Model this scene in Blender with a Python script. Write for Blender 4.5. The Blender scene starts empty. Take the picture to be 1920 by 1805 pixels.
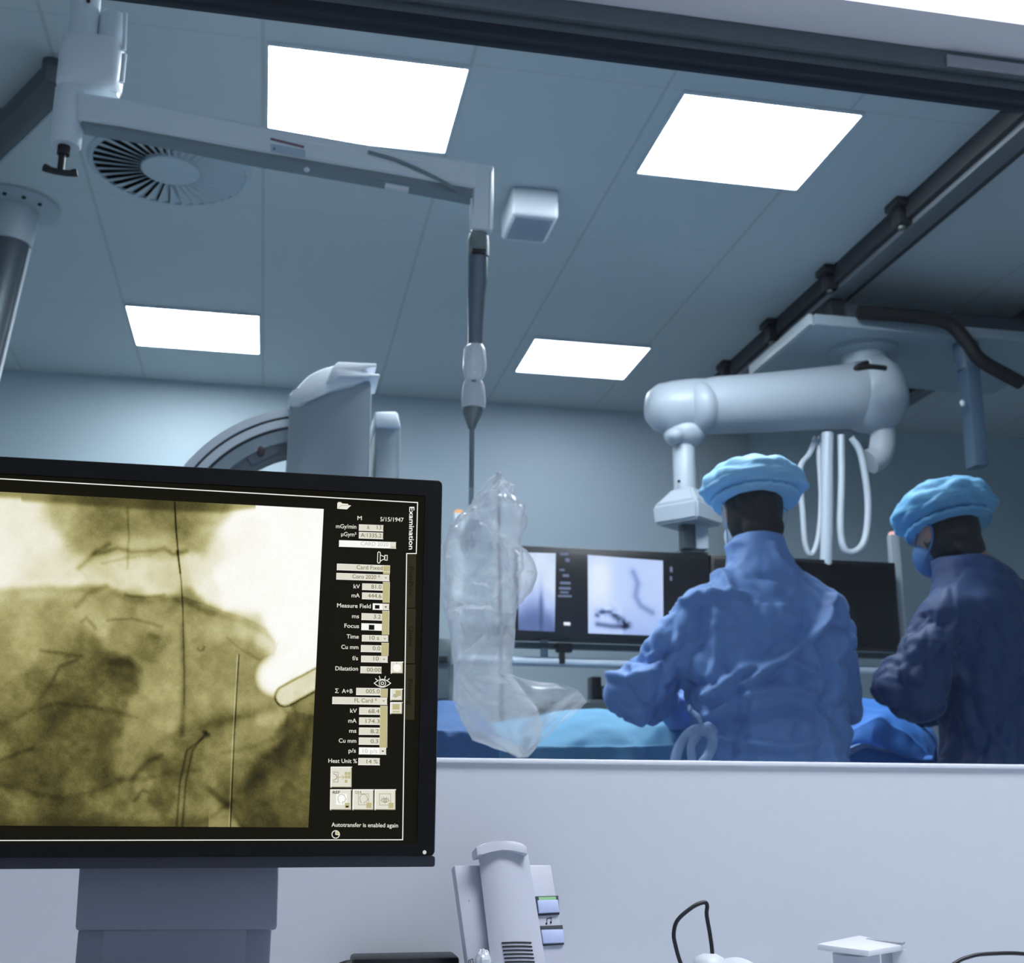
import bpy, bmesh, math, random
import numpy as np
from mathutils import Vector, Matrix, noise

PI = math.pi
C = bpy.context.scene.collection
random.seed(7)

# ---------------------------------------------------------------- camera
CAM = Vector((0.0, 0.0, 0.88))
FPX, CX, CY = 2268.55, 960.0, 902.5
PITCH, YAW, ROLL = 0.25295, 0.19523, 0.005926
fw = Vector((math.sin(YAW)*math.cos(PITCH), math.cos(YAW)*math.cos(PITCH), math.sin(PITCH)))
_rt = Vector((math.cos(YAW), -math.sin(YAW), 0)); _up = _rt.cross(fw)
rt = math.cos(ROLL)*_rt + math.sin(ROLL)*_up
up = -math.sin(ROLL)*_rt + math.cos(ROLL)*_up
cam_data = bpy.data.cameras.new('camera')
cam = bpy.data.objects.new('camera', cam_data); C.objects.link(cam)
cam.matrix_world = Matrix(((rt.x, up.x, -fw.x, CAM.x), (rt.y, up.y, -fw.y, CAM.y), (rt.z, up.z, -fw.z, CAM.z), (0, 0, 0, 1)))
cam_data.sensor_fit = 'HORIZONTAL'; cam_data.sensor_width = 36.0
cam_data.lens = FPX/1920*36.0
cam_data.clip_start = 0.02
cam_data.dof.use_dof = True
cam_data.dof.focus_distance = 1.09
cam_data.dof.aperture_fstop = 15.0
bpy.context.scene.camera = cam

# ---------------------------------------------------------------- world, exposure
w = bpy.data.worlds.new('world'); bpy.context.scene.world = w; w.use_nodes = True
w.node_tree.nodes['Background'].inputs[0].default_value = (0.5, 0.6, 0.75, 1)
w.node_tree.nodes['Background'].inputs[1].default_value = 0.02
vs = bpy.context.scene.view_settings
vs.view_transform = 'Standard'; vs.look = 'None'; vs.exposure = 0.0; vs.gamma = 1.0; vs.use_curve_mapping = False
bpy.context.scene.cycles.max_bounces = 10
bpy.context.scene.cycles.diffuse_bounces = 6
bpy.context.scene.cycles.transparent_max_bounces = 24
PANEL_STRENGTH = 42.0         # the four ceiling panels of the theatre
CONTROL_STRENGTH = 24.5        # the ceiling panel of the control room
PANEL_COLOR = (0.86, 0.94, 1.0)
CONTROL_COLOR = (0.92, 0.955, 1.0)

# pixel -> point on a real plane of the place
def ray(px, py): return fw*FPX + rt*(px-CX) - up*(py-CY)
def PY(px, py, y): d = ray(px, py); return CAM + d*((y-CAM.y)/d.y)
def PZ(px, py, z): d = ray(px, py); return CAM + d*((z-CAM.z)/d.z)

# ---------------------------------------------------------------- materials
def lin(c):
    return tuple((v/255/12.92 if v/255 <= .04045 else ((v/255+.055)/1.055)**2.4) for v in c)
MATS = {}
def mat(name, col, rough=.5, metal=0., bump=0., bscale=40., var=0., emit=None, estr=1., spec=.5, sheen=0.):
    if name in MATS: return MATS[name]
    m = bpy.data.materials.new(name); m.use_nodes = True; nt = m.node_tree
    b = nt.nodes['Principled BSDF']
    b.inputs['Base Color'].default_value = (*lin(col), 1)
    b.inputs['Roughness'].default_value = rough; b.inputs['Metallic'].default_value = metal
    b.inputs['Specular IOR Level'].default_value = spec
    if sheen: b.inputs['Sheen Weight'].default_value = sheen
    if emit is not None:
        b.inputs['Emission Color'].default_value = (*lin(emit), 1); b.inputs['Emission Strength'].default_value = estr
    if bump or var:
        tc = nt.nodes.new('ShaderNodeTexCoord'); n = nt.nodes.new('ShaderNodeTexNoise')
        n.inputs['Scale'].default_value = bscale; n.inputs['Detail'].default_value = 5
        nt.links.new(tc.outputs['Object'], n.inputs['Vector'])
        if bump:
            bp = nt.nodes.new('ShaderNodeBump'); bp.inputs['Strength'].default_value = bump; bp.inputs['Distance'].default_value = .01
            nt.links.new(n.outputs['Fac'], bp.inputs['Height']); nt.links.new(bp.outputs['Normal'], b.inputs['Normal'])
        if var:
            mx = nt.nodes.new('ShaderNodeMix'); mx.data_type = 'RGBA'
            c = lin(col); mx.inputs[6].default_value = (*[v*(1-var) for v in c], 1); mx.inputs[7].default_value = (*[min(1, v*(1+var)) for v in c], 1)
            nt.links.new(n.outputs['Fac'], mx.inputs[0]); nt.links.new(mx.outputs[2], b.inputs['Base Color'])
    MATS[name] = m; return m

def glow(name, col, strength=1.0):
    if name in MATS: return MATS[name]
    m = mat(name, (6, 6, 6), .45, emit=col, estr=strength, spec=.15); return m

def film_mat(name, col, lo, hi, rough=.12):
    m = bpy.data.materials.new(name); m.use_nodes = True; nt = m.node_tree; nt.nodes.clear()
    o = nt.nodes.new('ShaderNodeOutputMaterial'); tr = nt.nodes.new('ShaderNodeBsdfTransparent')
    p = nt.nodes.new('ShaderNodeBsdfPrincipled'); p.inputs['Base Color'].default_value = (*lin(col), 1); p.inputs['Roughness'].default_value = rough
    tl = nt.nodes.new('ShaderNodeBsdfTranslucent'); tl.inputs['Color'].default_value = (*lin(col), 1)
    a = nt.nodes.new('ShaderNodeMixShader'); a.inputs[0].default_value = .5
    nt.links.new(p.outputs[0], a.inputs[1]); nt.links.new(tl.outputs[0], a.inputs[2])
    lw = nt.nodes.new('ShaderNodeLayerWeight'); lw.inputs['Blend'].default_value = .45
    mr = nt.nodes.new('ShaderNodeMapRange'); mr.inputs['To Min'].default_value = lo; mr.inputs['To Max'].default_value = hi
    nt.links.new(lw.outputs['Facing'], mr.inputs['Value'])
    x = nt.nodes.new('ShaderNodeMixShader'); nt.links.new(mr.outputs[0], x.inputs[0])
    nt.links.new(tr.outputs[0], x.inputs[1]); nt.links.new(a.outputs[0], x.inputs[2]); nt.links.new(x.outputs[0], o.inputs[0])
    MATS[name] = m; return m

def glass_mat():
    m = bpy.data.materials.new('window_glass'); m.use_nodes = True; nt = m.node_tree; nt.nodes.clear()
    o = nt.nodes.new('ShaderNodeOutputMaterial'); tr = nt.nodes.new('ShaderNodeBsdfTransparent'); tr.inputs[0].default_value = (.985, .99, .99, 1)
    g = nt.nodes.new('ShaderNodeBsdfGlossy'); g.inputs['Roughness'].default_value = .0
    fr = nt.nodes.new('ShaderNodeFresnel'); fr.inputs[0].default_value = 1.25
    x = nt.nodes.new('ShaderNodeMixShader'); nt.links.new(fr.outputs[0], x.inputs[0])
    nt.links.new(tr.outputs[0], x.inputs[1]); nt.links.new(g.outputs[0], x.inputs[2]); nt.links.new(x.outputs[0], o.inputs[0]); return m

def vcol_mat(name, attr, grain=0., gscale=900.):
    m = bpy.data.materials.new(name); m.use_nodes = True; nt = m.node_tree
    b = nt.nodes['Principled BSDF']; b.inputs['Base Color'].default_value = (.002, .002, .002, 1); b.inputs['Roughness'].default_value = .45
    b.inputs['Specular IOR Level'].default_value = .15
    a = nt.nodes.new('ShaderNodeVertexColor'); a.layer_name = attr
    src = a.outputs['Color']
    if grain:
        tc = nt.nodes.new('ShaderNodeTexCoord'); n = nt.nodes.new('ShaderNodeTexNoise'); n.inputs['Scale'].default_value = gscale; n.inputs['Detail'].default_value = 2
        mr = nt.nodes.new('ShaderNodeMapRange'); mr.inputs['To Min'].default_value = 1-grain; mr.inputs['To Max'].default_value = 1+grain
        mu = nt.nodes.new('ShaderNodeVectorMath'); mu.operation = 'MULTIPLY'
        nt.links.new(tc.outputs['Object'], n.inputs['Vector']); nt.links.new(n.outputs['Fac'], mr.inputs['Value'])
        nt.links.new(src, mu.inputs[0]); nt.links.new(mr.outputs[0], mu.inputs[1]); src = mu.outputs[0]
    nt.links.new(src, b.inputs['Emission Color']); b.inputs['Emission Strength'].default_value = 1.0
    return m

# ---------------------------------------------------------------- builders
ORG = {}
def setp(o, label=None, cat=None, group=None, kind=None):
    if label: o['label'] = label
    if cat: o['category'] = cat
    if group: o['group'] = group
    if kind: o['kind'] = kind
    return o
def thing(name, loc, label, cat, group=None):
    o = bpy.data.objects.new(name, None); C.objects.link(o); o.location = loc; o.empty_display_size = .05
    ORG[o.name] = Vector(loc); return setp(o, label, cat, group)

class MB:
    def __init__(s): s.bm = bmesh.new(); s.mi = 0
    def _f(s, vs):
        try:
            f = s.bm.faces.new(vs); f.material_index = s.mi; return f
        except ValueError: return None
    def box(s, lo, hi, bev=0., R=None, seg=2):
        t = bmesh.new(); lo = Vector(lo); hi = Vector(hi); c = (lo+hi)/2; d = hi-lo
        bmesh.ops.create_cube(t, size=1); 
        for v in t.verts: v.co = Vector((v.co.x*d.x, v.co.y*d.y, v.co.z*d.z))
        if bev: bmesh.ops.bevel(t, geom=t.edges[:], offset=bev, segments=seg, profile=.5, affect='EDGES')
        for v in t.verts: v.co = (R @ v.co if R else v.co) + c
        return s.merge(t)
    def merge(s, t):
        mp = {v: s.bm.verts.new(v.co) for v in t.verts}
        for f in t.faces: s._f([mp[v] for v in f.verts])
        t.free(); return s
    def loft(s, rings, closed=True, caps=True):
        rs = [[s.bm.verts.new(p) for p in r] for r in rings]; n = len(rs[0])
        for a, b in zip(rs, rs[1:]):
            for i in range(n if closed else n-1):
                j = (i+1) % n; s._f([a[i], a[j], b[j], b[i]])
        if caps and closed:
            s._f(rs[0][::-1]); s._f(rs[-1])
        return s
    def tube(s, pts, r, n=12, caps=True, flat=None):
        pts = [Vector(p) for p in pts]; k = len(pts)
        rr = r if isinstance(r, (list, tuple)) else [r]*k
        rings = []; nrm = None
        for i, p in enumerate(pts):
            t = (pts[min(i+1, k-1)]-pts[max(i-1, 0)]).normalized()
            if nrm is None:
                a = Vector((0, 0, 1)) if abs(t.z) < .9 else Vector((0, 1, 0)); nrm = (a - t*a.dot(t)).normalized()
            else:
                q = nrm - t*nrm.dot(t); nrm = q.normalized() if q.length > 1e-6 else nrm
            bn = t.cross(nrm); f = flat or 1.
            rings.append([p + (nrm*math.cos(2*PI*j/n) + bn*math.sin(2*PI*j/n)*f)*rr[i] for j in range(n)])
        return s.loft(rings, True, caps)
    def lathe(s, prof, o=(0, 0, 0), ax=(0, 0, 1), n=32, caps=True):
        o = Vector(o); ax = Vector(ax).normalized(); a = Vector((1, 0, 0)) if abs(ax.x) < .9 else Vector((0, 1, 0))
        u = (a-ax*a.dot(ax)).normalized(); v = ax.cross(u)
        return s.loft([[o+ax*z+(u*math.cos(2*PI*j/n)+v*math.sin(2*PI*j/n))*max(r, 1e-4) for j in range(n)] for r, z in prof], True, caps)
    def prism(s, poly, vec, bev=0.):
        t = bmesh.new(); vec = Vector(vec)
        a = [t.verts.new(Vector(p)) for p in poly]; b = [t.verts.new(Vector(p)+vec) for p in poly]; n = len(a)
        t.faces.new(a[::-1]); t.faces.new(b)
        for i in range(n): t.faces.new([a[i], a[(i+1) % n], b[(i+1) % n], b[i]])
        if bev: bmesh.ops.bevel(t, geom=t.edges[:], offset=bev, segments=2, profile=.5, affect='EDGES')
        return s.merge(t)
    def ell(s, c, r, n=20, m=14, R=None, fn=None):
        c = Vector(c); rings = []
        for i in range(m+1):
            th = PI*i/m; th = min(max(th, .02), PI-.02)
            ring = []
            for j in range(n):
                ph = 2*PI*j/n; p = Vector((math.sin(th)*math.cos(ph), math.sin(th)*math.sin(ph), -math.cos(th)))
                q = Vector((p.x*r[0], p.y*r[1], p.z*r[2]))
                if fn: q = fn(q, p)
                ring.append(c+(R @ q if R else q))
            rings.append(ring)
        return s.loft(rings)
    def grid(s, P):
        vs = [[s.bm.verts.new(p) for p in r] for r in P]
        for i in range(len(vs)-1):
            for j in range(len(vs[0])-1): s._f([vs[i][j], vs[i][j+1], vs[i+1][j+1], vs[i+1][j]])
        return s
    def quad(s, ps): s._f([s.bm.verts.new(Vector(p)) for p in ps]); return s
    def mesh(s, me):
        t = bmesh.new(); t.from_mesh(me); s.merge(t); return s
    def raw(s, name='t'):
        me = bpy.data.meshes.new(name); s.bm.normal_update(); s.bm.to_mesh(me); s.bm.free(); return me
    def build(s, name, m, parent=None, smooth=True, ang=38, rec=True, **kw):
        if rec: bmesh.ops.recalc_face_normals(s.bm, faces=s.bm.faces[:])
        if smooth:
            for f in s.bm.faces: f.smooth = True
            ca = math.radians(ang)
            for e in s.bm.edges:
                if len(e.link_faces) == 2 and e.calc_face_angle(0) > ca: e.smooth = False
        return link(s.raw(name), name, m, parent, **kw)
def link(me, name, m, parent=None, label=None, cat=None, group=None, kind=None):
    me.name = name
    o = bpy.data.objects.new(name, me); C.objects.link(o)
    if len(me.materials): me.materials.clear()
    for x in (m if isinstance(m, (list, tuple)) else [m]): me.materials.append(x)
    if parent is not None:
        o.parent = parent; org = ORG[parent.name]; me.transform(Matrix.Translation(-org)); ORG[o.name] = org.copy()
    else: ORG[o.name] = Vector((0, 0, 0))
    return setp(o, label, cat, group, kind)
def struct(mb, name, m, label=None, **kw): return mb.build(name, m, label=label, kind='structure', **kw)
def nz(x, y, z=0., s=1., o=3): return noise.fractal(Vector((x*s, y*s, z*s)), 1.0, 2.0, o)
def spline(pts, n=8):
    pts = [Vector(p) for p in pts]; out = []
    P = [2*pts[0]-pts[1]]+pts+[2*pts[-1]-pts[-2]]
    for i in range(1, len(P)-2):
        a, b, c, d = P[i-1:i+3]
        for k in range(n):
            t = k/n; out.append(.5*((2*b)+(c-a)*t+(2*a-5*b+4*c-d)*t*t+(3*b-a-3*c+d)*t**3))
    out.append(pts[-1]); return out
def remesh(me, vox, smooth=6):
    o = bpy.data.objects.new('tmp', me); C.objects.link(o)
    r = o.modifiers.new('r', 'REMESH'); r.mode = 'VOXEL'; r.voxel_size = vox
    if smooth:
        sm = o.modifiers.new('s', 'SMOOTH'); sm.iterations = smooth; sm.factor = .5
    dg = bpy.context.evaluated_depsgraph_get(); dg.update()
    out = bpy.data.meshes.new_from_object(o.evaluated_get(dg)); bpy.data.objects.remove(o); bpy.data.meshes.remove(me)
    for p in out.polygons: p.use_smooth = True
    return out

# ================================================================ SETTING
HC = 3.05; YB = 6.48; YW0, YW1 = 1.53, 1.70; ZS = .9235
XL, XR = -2.4, 4.7
wallm = mat('wall_paint', (172, 190, 199), .55, var=.03, bscale=3)
partm = mat('partition_paint', (203, 208, 217), .5, bump=.02, bscale=55, var=.02)
ceilm = mat('ceiling_tile', (190, 200, 204), .6)
def ceiling_joints(m):
    nt = m.node_tree; b = nt.nodes['Principled BSDF']; tc = nt.nodes.new('ShaderNodeTexCoord'); sx = nt.nodes.new('ShaderNodeSeparateXYZ')
    nt.links.new(tc.outputs['Object'], sx.inputs[0])
    def line(sock, off, per, wd):
        a = nt.nodes.new('ShaderNodeMath'); a.operation = 'ADD'; a.inputs[1].default_value = -off+100*per; nt.links.new(sock, a.inputs[0])
        d = nt.nodes.new('ShaderNodeMath'); d.operation = 'DIVIDE'; d.inputs[1].default_value = per; nt.links.new(a.outputs[0], d.inputs[0])
        f = nt.nodes.new('ShaderNodeMath'); f.operation = 'FRACT'; nt.links.new(d.outputs[0], f.inputs[0])
        l = nt.nodes.new('ShaderNodeMath'); l.operation = 'LESS_THAN'; l.inputs[1].default_value = wd/per; nt.links.new(f.outputs[0], l.inputs[0]); return l.outputs[0]
    lx = line(sx.outputs['X'], -.128, .6275, .012); ly = line(sx.outputs['Y'], 3.24, 1.1, .004)
    mx = nt.nodes.new('ShaderNodeMath'); mx.operation = 'MAXIMUM'; nt.links.new(lx, mx.inputs[0]); nt.links.new(ly, mx.inputs[1])
    n = nt.nodes.new('ShaderNodeTexNoise'); n.inputs['Scale'].default_value = 1.2; nt.links.new(tc.outputs['Object'], n.inputs['Vector'])
    fa = nt.nodes.new('ShaderNodeMath'); fa.operation = 'MULTIPLY'; fa.inputs[1].default_value = .26; nt.links.new(mx.outputs[0], fa.inputs[0])
    c = lin((190, 200, 204)); k = nt.nodes.new('ShaderNodeMix'); k.data_type = 'RGBA'
    k.inputs[6].default_value = (*c, 1); k.inputs[7].default_value = (c[0]*.25, c[1]*.28, c[2]*.3, 1)
    nt.links.new(fa.outputs[0], k.inputs[0]); nt.links.new(k.outputs[2], b.inputs['Base Color'])
ceiling_joints(ceilm)
struct(MB().box((XL, -1.6, -.12), (XR, YB+.2, 0)), 'floor', mat('floor_vinyl', (150, 160, 168), .35, var=.05, bscale=2))
struct(MB().box((XL, YW1, HC), (XR, YB+.2, HC+.15)), 'ceiling', ceilm)
struct(MB().box((XL, YB, 0), (XR, YB+.15, HC)), 'wall_back', wallm)
struct(MB().box((XL-.15, YW1, 0), (XL, YB+.2, HC)), 'wall_left', wallm)
struct(MB().box((XR, YW1, 0), (XR+.15, YB+.2, HC)), 'wall_right', wallm)
ZH = PY(1700, 16, YW0).z
YS = PZ(1500, 57, ZH).y
WX0, WX1 = -1.5, 2.6
struct(MB().box((XL, YW0, 0), (XR, YW1, ZS-.006)), 'wall_front', partm)
struct(MB().box((XL, YW0, ZH), (XR, YW1, HC+.15)), 'wall_front_upper', partm)
struct(MB().box((XL, YW0, ZS-.006), (WX0, YW1, ZH)), 'wall_front_left', partm)
struct(MB().box((WX1, YW0, ZS-.006), (XR, YW1, ZH)), 'wall_front_right', partm)
struct(MB().box((WX0, YW0-.004, ZS-.006), (WX1, YW1, ZS), .0015), 'trim_1', mat('sill_white', (226, 230, 238), .35))
win = bpy.data.objects.new('window_1', None); C.objects.link(win); win.location = (0, YS, ZS); ORG['window_1'] = Vector((0, YS, ZS)); setp(win, kind='structure')
fr = MB(); fr.box((WX0, YS, ZH-.034), (WX1, YS+.05, ZH), .002)
fr.box((WX0, YS+.012, ZH-.054), (WX1, YS+.04, ZH-.034), .002)
fr.box((WX0, YS, ZS), (WX0+.05, YS+.05, ZH)); fr.box((WX1-.05, YS, ZS), (WX1, YS+.05, ZH))
fr.build('window_frame', mat('frame_grey', (96, 106, 114), .4, .3), win)
fr = MB(); fr.box((WX0+.05, YS+.008, ZH-.075), (WX1-.05, YS+.042, ZH-.054), .001); fr.build('window_gasket', mat('gasket_dark', (22, 30, 44), .6), win)
pc = PY(1770, 82, YS)
fr = MB(); fr.box((pc.x, YS-.006, ZH-.032), (WX1-.05, YS, ZH-.012), .001); fr.build('window_bead', mat('bead_grey', (150, 156, 165), .4), win)
fr = MB(); fr.box((WX0+.05, YS+.020, ZS), (WX1-.05, YS+.028, ZH-.05)); fr.build('window_pane', glass_mat(), win)
# control room
struct(MB().box((XL, -1.6, 3.0), (XR, YW0, 3.15)), 'ceiling_control_room', mat('control_ceiling', (215, 215, 215), .7))
struct(MB().box((XL, -1.75, 0), (XR, -1.6, 3.15)), 'wall_rear', partm)
struct(MB().box((XL-.15, -1.6, 0), (XL, YW1, 3.15)), 'wall_control_left', partm)
struct(MB().box((XR, -1.6, 0), (XR+.15, YW1, 3.15)), 'wall_control_right', partm)
DZ = .664
t = thing('control_desk', (0, 1.1, 0), 'long control room desk under the window, carrying the monitor and telephone', 'desk')
MB().box((-1.2, .75, DZ-.03), (1.7, YW0-.002, DZ), .004).build('worktop', mat('desk_grey', (176, 182, 192), .4), t)
for x in (-1.15, 1.6):
    MB().box((x, .8, 0), (x+.04, 1.45, DZ-.03), .003).build('leg', mat('desk_leg', (120, 126, 134), .4, .4), t)

# ---------------------------------------------------------------- ceiling light panels
frm = mat('panel_frame', (205, 215, 222), .4)
dif = mat('panel_diffuser', (255, 255, 255), .4, emit=(255, 255, 255), estr=PANEL_STRENGTH)
dif.node_tree.nodes['Principled BSDF'].inputs['Emission Color'].default_value = (*PANEL_COLOR, 1)
dif2 = mat('panel_diffuser_dim', (255, 255, 255), .4, emit=(255, 255, 255), estr=11.0)
dif3 = dif.copy(); dif3.name = 'panel_diffuser_small'; dif3.node_tree.nodes['Principled BSDF'].inputs['Emission Strength'].default_value = PANEL_STRENGTH*.62
dif2.node_tree.nodes['Principled BSDF'].inputs['Emission Color'].default_value = (.80, .84, 1.0, 1)
cdif = mat('control_diffuser', (255, 255, 255), .4, emit=(255, 255, 255), estr=CONTROL_STRENGTH)
cdif.node_tree.nodes['Principled BSDF'].inputs['Emission Color'].default_value = (*CONTROL_COLOR, 1)
def light_panel(x0, x1, y0, y1, z, label, group, dm):
    t = thing('ceiling_light', ((x0+x1)/2, (y0+y1)/2, z-.012), label, 'ceiling light', group)
    e = .008; f = MB()
    f.box((x0-e, y0-e, z-.012), (x0, y1+e, z), .001).box((x1, y0-e, z-.012), (x1+e, y1+e, z), .001)
    f.box((x0, y0-e, z-.012), (x1, y0, z), .001).box((x0, y1, z-.012), (x1, y1+e, z), .001)
    f.build('frame', frm, t)
    MB().box((x0, y0, z-.008), (x1, y1, z-.001)).build('diffuser', dm, t)
g = 'ceiling light panels'
light_panel(-.103, .497, 3.257, 3.765, HC, 'bright square ceiling panel behind the white spring arm, upper left', g, dif)
light_panel(1.197, 1.803, 3.250, 3.762, HC, 'bright square ceiling panel upper right, beside the ceiling rail', g, dif)
light_panel(-.738, -.142, 5.428, 5.935, HC, 'small bright ceiling panel at left, above the C-arm', g, dif3)
light_panel(1.188, 1.775, 5.440, 5.920, HC, 'dimmer far ceiling panel in front of the suspended white arm', g, dif2)
light_panel(.3, 1.9, .35, 1.0, 3.0, 'ceiling panel of the control room', 'control room lights', cdif)

# ---------------------------------------------------------------- swirl diffuser
sc_ = Vector((-.447, 4.085, HC)); RS = .285
t = thing('swirl_diffuser', sc_, 'round ceiling air diffuser with radial vanes below the spring arm', 'air vent')
w_pl = mat('diffuser_white', (178, 193, 202), .5); dk = mat('vent_dark', (26, 28, 30), .9)
MB().lathe([(RS, 0), (RS, -.004), (RS-.012, -.012), (RS-.02, -.012), (RS-.02, -.002)], sc_, n=64, caps=False).build('rim', w_pl, t)
MB().lathe([(RS-.015, -.0005), (.05, -.0005)], sc_, n=48, caps=True).build('recess', dk, t)
MB().lathe([(.103, -.001), (.103, -.014), (.098, -.018), (.001, -.019)], sc_, n=40).build('hub', w_pl, t)
for k in range(36):
    a = 2*PI*k/36; v = MB(); ca, sa = math.cos(a), math.sin(a)
    def pt(r, off, z): return sc_+Vector((ca*r-sa*off, sa*r+ca*off, z))
    wi, wo = .0075, .0205
    v.loft([[pt(.10, -wi, -.003), pt(.10, wi, -.017), pt(.10, wi, -.0155), pt(.10, -wi, -.0015)],
            [pt(RS-.022, -wo, -.003), pt(RS-.022, wo, -.017), pt(RS-.022, wo, -.0155), pt(RS-.022, -wo, -.0015)]])
    v.build('vane', w_pl, t)

# ---------------------------------------------------------------- ceiling box, joint stud, left pole, diagonal boom
wp = mat('white_plastic', (214, 220, 228), .4); wp2 = mat('white_enamel', (216, 224, 230), .32)
pA, pB = PZ(962, 342, HC), PZ(1056, 352, HC)
bz = .115
t = thing('ceiling_box', (pA.x+.11, pA.y+.1, HC-bz), 'small white box mounted on the ceiling right of the spring arm', 'ceiling box')
b0 = PZ(963, 400, HC-bz); b1 = PZ(1052, 402, HC-bz)
MB().box((b0.x-.005, b0.y, HC-bz), (b1.x, b0.y+.23, HC), .016, seg=3).build('housing', wp, t)
MB().box((b0.x+.012, b0.y+.025, HC-bz-.003), (b1.x-.017, b0.y+.205, HC-bz), .001).build('grille', mat('grille_grey', (150, 160, 176), .6), t)

t = thing('ceiling_pole', (-1.05, 4.5, HC), 'grey tilted ceiling pole with flared white flange at far left', 'ceiling pole')
fc = Vector((-1.06, 4.5, HC))
MB().lathe([(.17, 0), (.17, -.012), (.15, -.022), (.10, -.03), (.095, -.10), (.085, -.17)], fc, n=40).build('flange', mat('flange_white', (160, 174, 182), .5), t)
q0 = fc+Vector((0, 0, -.16)); q1 = PY(-62, 760, 4.4)
MB().tube([q0, q1, q1+(q1-q0)*.8], .078, 24).build('pole', mat('pole_grey', (88, 98, 106), .35, .5), t)
dv = (q1-q0).normalized()
side = Vector((1, 0, 0)); MB().tube([q0+side*.083+dv*.02, q1+side*.083], .006, 8).build('cable_strip', wp, t)
for k in range(5):
    a = -PI/2+(-1+k*.5); MB().lathe([(.008, 0), (.008, -.006), (.003, -.009)], fc+Vector((math.cos(a)*.135, math.sin(a)*.135, -.024)), n=10).build('bolt', dk, t)

zc = 2.94
u0, u1 = PZ(105, 163, zc), PZ(0, 268, zc); d_ = (u1-u0).normalized(); n_ = Vector((d_.y, -d_.x, 0)); 
if n_.x < 0: n_ = -n_
wdt = (PZ(105, 203, zc)-PZ(105, 128, zc)).dot(n_); wdt = abs(wdt)/2
t = thing('ceiling_boom', u0, 'dark grey ceiling boom running diagonally behind the mounting column', 'ceiling boom')
a0 = u0-d_*.02; a1 = u1+d_*.75
MB().prism([a0-n_*wdt, a1-n_*wdt, a1+n_*wdt, a0+n_*wdt], (0, 0, .06), .008).build('beam', mat('boom_dark', (62, 72, 78), .5), t)
MB().prism([a0+n_*wdt+d_*.03, a1+n_*wdt, a1+n_*(wdt+.008), a0+n_*(wdt+.008)+d_*.03], (0, 0, .045), .002).build('edge_line', mat('boom_trim', (150, 162, 170), .4), t)
for k in (.05, .45):
    p = u0+d_*k; MB().lathe([(.03, 0), (.03, .055)], p+Vector((0, 0, .055)), n=20).build('hanger', mat('boom_dark', (62, 72, 78)), t)

# ---------------------------------------------------------------- suspended spring arm with column (for the shield)
YA = 2.6
t = thing('spring_arm', (-.5, YA, HC), 'white ceiling mounted spring arm with vertical column and hanging rod', 'ceiling arm')
wa = mat('arm_enamel', (222, 232, 238), .32); wa_l = mat('arm_light', (230, 236, 242), .3); ad = mat('arm_dark', (120, 134, 142), .45)
cxl = PY(128, 165, YA).x
def A(px, py, dy=0.): return PY(px, py, YA+dy)
top = A(163, 0); 
pl = A(160, 60)
MB().lathe([(.033, 0), (.033, HC-pl.z+.05)], (A(155, 60).x, YA, pl.z-.05), n=32).build('drop_tube', wa, t)
MB().lathe([(.10, 0), (.10, .03), (.06, .05), (.055, .08)], (A(153, 60).x, YA, HC), (0, 0, -1), n=32).build('ceiling_flange', wa, t)
c2 = A(205, 90); MB().lathe([(.030, -.12), (.030, .086), (.024, .095)], (c2.x, YA+.01, c2.z), n=28).build('brake_cylinder', wa, t)
# bracket block
bk = MB(); zt, zb = A(130, 84).z, A(130, 162).z
def sup(cx, cy, rx, ry, z, n=28, e=3.2):
    return [Vector((cx+rx*math.copysign(abs(math.cos(2*PI*j/n))**(2/e), math.cos(2*PI*j/n)), cy+ry*math.copysign(abs(math.sin(2*PI*j/n))**(2/e), math.sin(2*PI*j/n)), z)) for j in range(n)]
bcx = (A(112, 120).x+A(232, 120).x)/2; brx = (A(232, 120).x-A(112, 120).x)/2
bk.loft([sup(bcx-.01, YA, brx*.75, .045, zb-.012), sup(bcx-.004, YA, brx*.95, .055, zb-.004), sup(bcx, YA, brx, .06, zb+.012), sup(bcx, YA, brx, .06, zt-.006), sup(bcx, YA, brx*.97, .056, zt)])
bk.build('bracket', wa_l, t)
e0 = A(233, 20); e1 = A(229, 150)
MB().tube([A(235, 25, -.03), A(232, 95, -.03)], .005, 8).tube([A(233, 102, -.045), A(228, 155, -.045)], .006, 8).build('edge_rib', mat('rib_bright', (225, 235, 245), .3), t)
for px, py in ((157, 73), (166, 2)):
    p = A(px, py, -.034); MB().lathe([(.005, 0), (.005, .006)], p, (0, -1, 0), n=12).build('screw', dk, t)
hz0, hz1 = A(126, 168).z, A(122, 275).z; hx = (A(128, 220).x)
MB().lathe([(.0315, hz1), (.034, hz1+.004), (.034, hz0-.004), (.030, hz0)], (hx, YA, 0), n=36).build('hub', wa, t)
MB().lathe([(.014, hz1-.02), (.014, hz1)], (hx-.002, YA, 0), n=20).build('knob_stem', dk, t)
kz = A(122, 322).z; kx = hx-.004
kn = MB(); kn.lathe([(.008, kz), (.008, hz1-.015)], (kx, YA, 0), n=14)
kn.tube(spline([(kx-.036, YA, kz+.006), (kx-.018, YA, kz), (kx, YA, kz-.002), (kx+.018, YA, kz-.003), (kx+.036, YA, kz+.001)], 4), [.009]*3+[.0075]*11+[.009]*3, 12)
kn.build('knob', mat('knob_black', (14, 15, 17), .4), t)
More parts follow.
